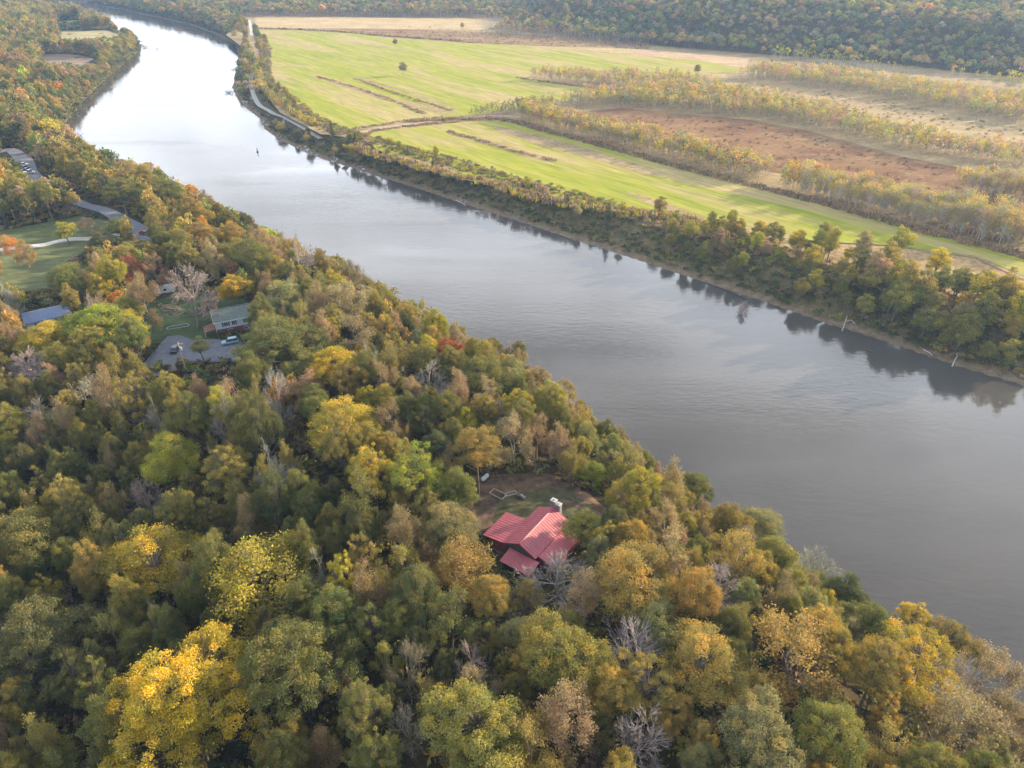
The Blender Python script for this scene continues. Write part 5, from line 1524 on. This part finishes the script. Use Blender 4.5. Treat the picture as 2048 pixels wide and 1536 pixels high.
# rocks along the bend
mb = MB(); rk = []
for px, py, n_ in ((498, 197, 26), (520, 238, 14), (575, 250, 30), (545, 268, 22), (600, 296, 30), (650, 316, 20), (700, 332, 14)):
    for k in range(n_):
        p = G(px + rng.normal() * 16, py + rng.normal() * 5, 2.0)
        if inpoly(p[None], RIVER)[0]: continue
        s = rng.uniform(.4, 1.2); z = h1(*p)
        q = bmesh.ops.create_icosphere(mb.bm, subdivisions=1, radius=s)
        for v in q['verts']: v.co = Vector((v.co.x * rng.uniform(.8, 1.2) + p[0], v.co.y * rng.uniform(.8, 1.2) + p[1], v.co.z * .6 + z + .1))
tag(mb.build("rock_rubble", plain("pale_rock", (.42, .40, .40), .9, .3, 1.2)), "pale rock armour dumped along the river bend", "rocks", kind="stuff")
def buoy(px, py, label):
    p = G(px, py, 0); root = empty("channel_marker", (p[0], p[1], 0)); tag(root, label, "buoy")
    MB().tube([(0, 0, -.4), (0, 0, .35), (0, 0, .5)], [.7, .75, .3], 12).build("float", M_dark, root, False)
    MB().tube([(0, 0, .5), (.05, 0, 2.6)], [.28, .22], 8).build("post", plain("buoy_paint", (.06, .10, .07), .6, .1), root)
buoy(515, 304, "dark channel marker floating in the wide river bend"); buoy(314, 98, "tiny dark channel marker off the promontory")

# ------------------------------------------------------------------ labels for every tree
NICKS = [(t["nick"], t["px"], t["py"]) for t in TREES if t["nick"]]
NICKS += [("the red-roofed cabin", 1060, 1070), ("the white house", 470, 650), ("the blue-roofed house", 90, 620), ("the parking pad", 420, 715), ("the mown lawn", 90, 480), ("the parked roadside cars", 53, 338),
          ("the paved road", 180, 412), ("the promontory field", 185, 72), ("the red car", 289, 470)]
FBN = [("the bleached snag", 1688, 640), ("the dark shoreline log", 1455, 582), ("the weedy notch in the crop", 1070, 385), ("the track junction", 718, 264), ("the dark channel marker", 515, 304), ("the bare soil patch", 1510, 480), ("the pale log on the mud", 1855, 705), ("the tapering end of the crop strip", 2010, 545), ("the golden tree over the undercut bank", 1860, 560), ("the wide green tree over the mud", 1930, 660), ("the eroded bank face", 1640, 590), ("the rock armour", 560, 272), ("the farm track curve", 505, 140), ("the upstream start of the farm track", 503, 60), ("the cedars below the crop strip", 950, 385), ("the yellow-green tree low on the slope", 1630, 560), ("the big golden tree by the crop strip", 1785, 520), ("the broad green tree low on the bank", 1850, 640)] + [n for n in NICKS if "bank" in n[0] or "cedar" in n[0] or "slim" in n[0] or "rocky" in n[0] or "shrub tree" in n[0]]
YN = [("the gap in the young trees", 1545, 365), ("the corner of the tree belt", 1045, 232), ("the dark young conifer clump", 1270, 290), ("the end of the weed hedge", 2040, 505), ("the separate young clump", 1985, 380), ("the clear-standing bank tree", 1318, 432), ("the big bend of the weed hedge", 1656, 405)]
ORD = ["", "second", "third", "fourth", "fifth", "sixth", "seventh", "eighth", "ninth", "tenth", "eleventh", "twelfth", "thirteenth", "fourteenth"]
SIZE = lambda r: "small" if r < 26 else "mid-sized" if r < 52 else "large"
pool = {}
for t in TREES:
    if t["label"]: continue
    st = t["style"]
    lst = YN if st == "young" else FBN if t["group"] == "trees on the far river bank" else [n for n in NICKS if n not in FBN]
    nk = min(lst, key=lambda n: (n[1] - t["px"]) ** 2 + ((n[2] - t["py"]) * 1.3) ** 2)
    dx, dy = t["px"] - nk[1], (t["py"] - nk[2]) * 1.25
    rel = ("beyond" if dy < 0 else "in front of") if abs(dy) > abs(dx) else ("on the downstream side of" if dx > 0 else "on the upstream side of")
    what = STYN[st][1]
    if st == "young": what = "slender half-bare young tree"; 
    lim = (9, 15) if st == "bank" else (7, 10) if st == "young" else (20, 46)
    sz_ = "small " if t["r"] < lim[0] else "large " if t["r"] > lim[1] else ""
    if st == "young": what = "slender half-bare tree"; sz_ = sz_.replace("large ", "wide ")
    pool.setdefault((LOOK[t["col"]], sz_, what, rel, nk[0]), []).append((math.hypot(dx, dy), t))
for (lk, sz_, what, rel, nk), ts in pool.items():
    ts.sort(key=lambda q: q[0])
    for k, (_, t) in enumerate(ts):
        col = "" if t["style"] in ("bare", "snag") else lk + " "
        if t["style"] in ("bare", "snag") : col = ("pale " if t["col"] == "gr" else lk + " ")
        col = sz_ + col
        if t["style"] == "bank" and t["group"]: what2 = "bank tree"
        else: what2 = what
        if len(ts) > 14 and k >= 13:
            t["label"] = "%s%s among those farther out %s %s" % (col, what2, rel, nk); t["group"] = (t["group"] or "trees of the near wood")
        else:
            t["label"] = ("%s%s%s %s %s" % (col, what2, ", " + ORD[k] if k else ", first" if len(ts) > 1 else "", rel, nk))
for t in TREES:
    o = t["o"]
    o["label"] = " ".join(t["label"].split()[:16]); o["group"] = t["group"] or ("trees on the plain" if "field" in t["label"] and "lone" in t["label"] else "trees of the near wood")
print("trees", len(TREES))
#@@ENDTHINGS
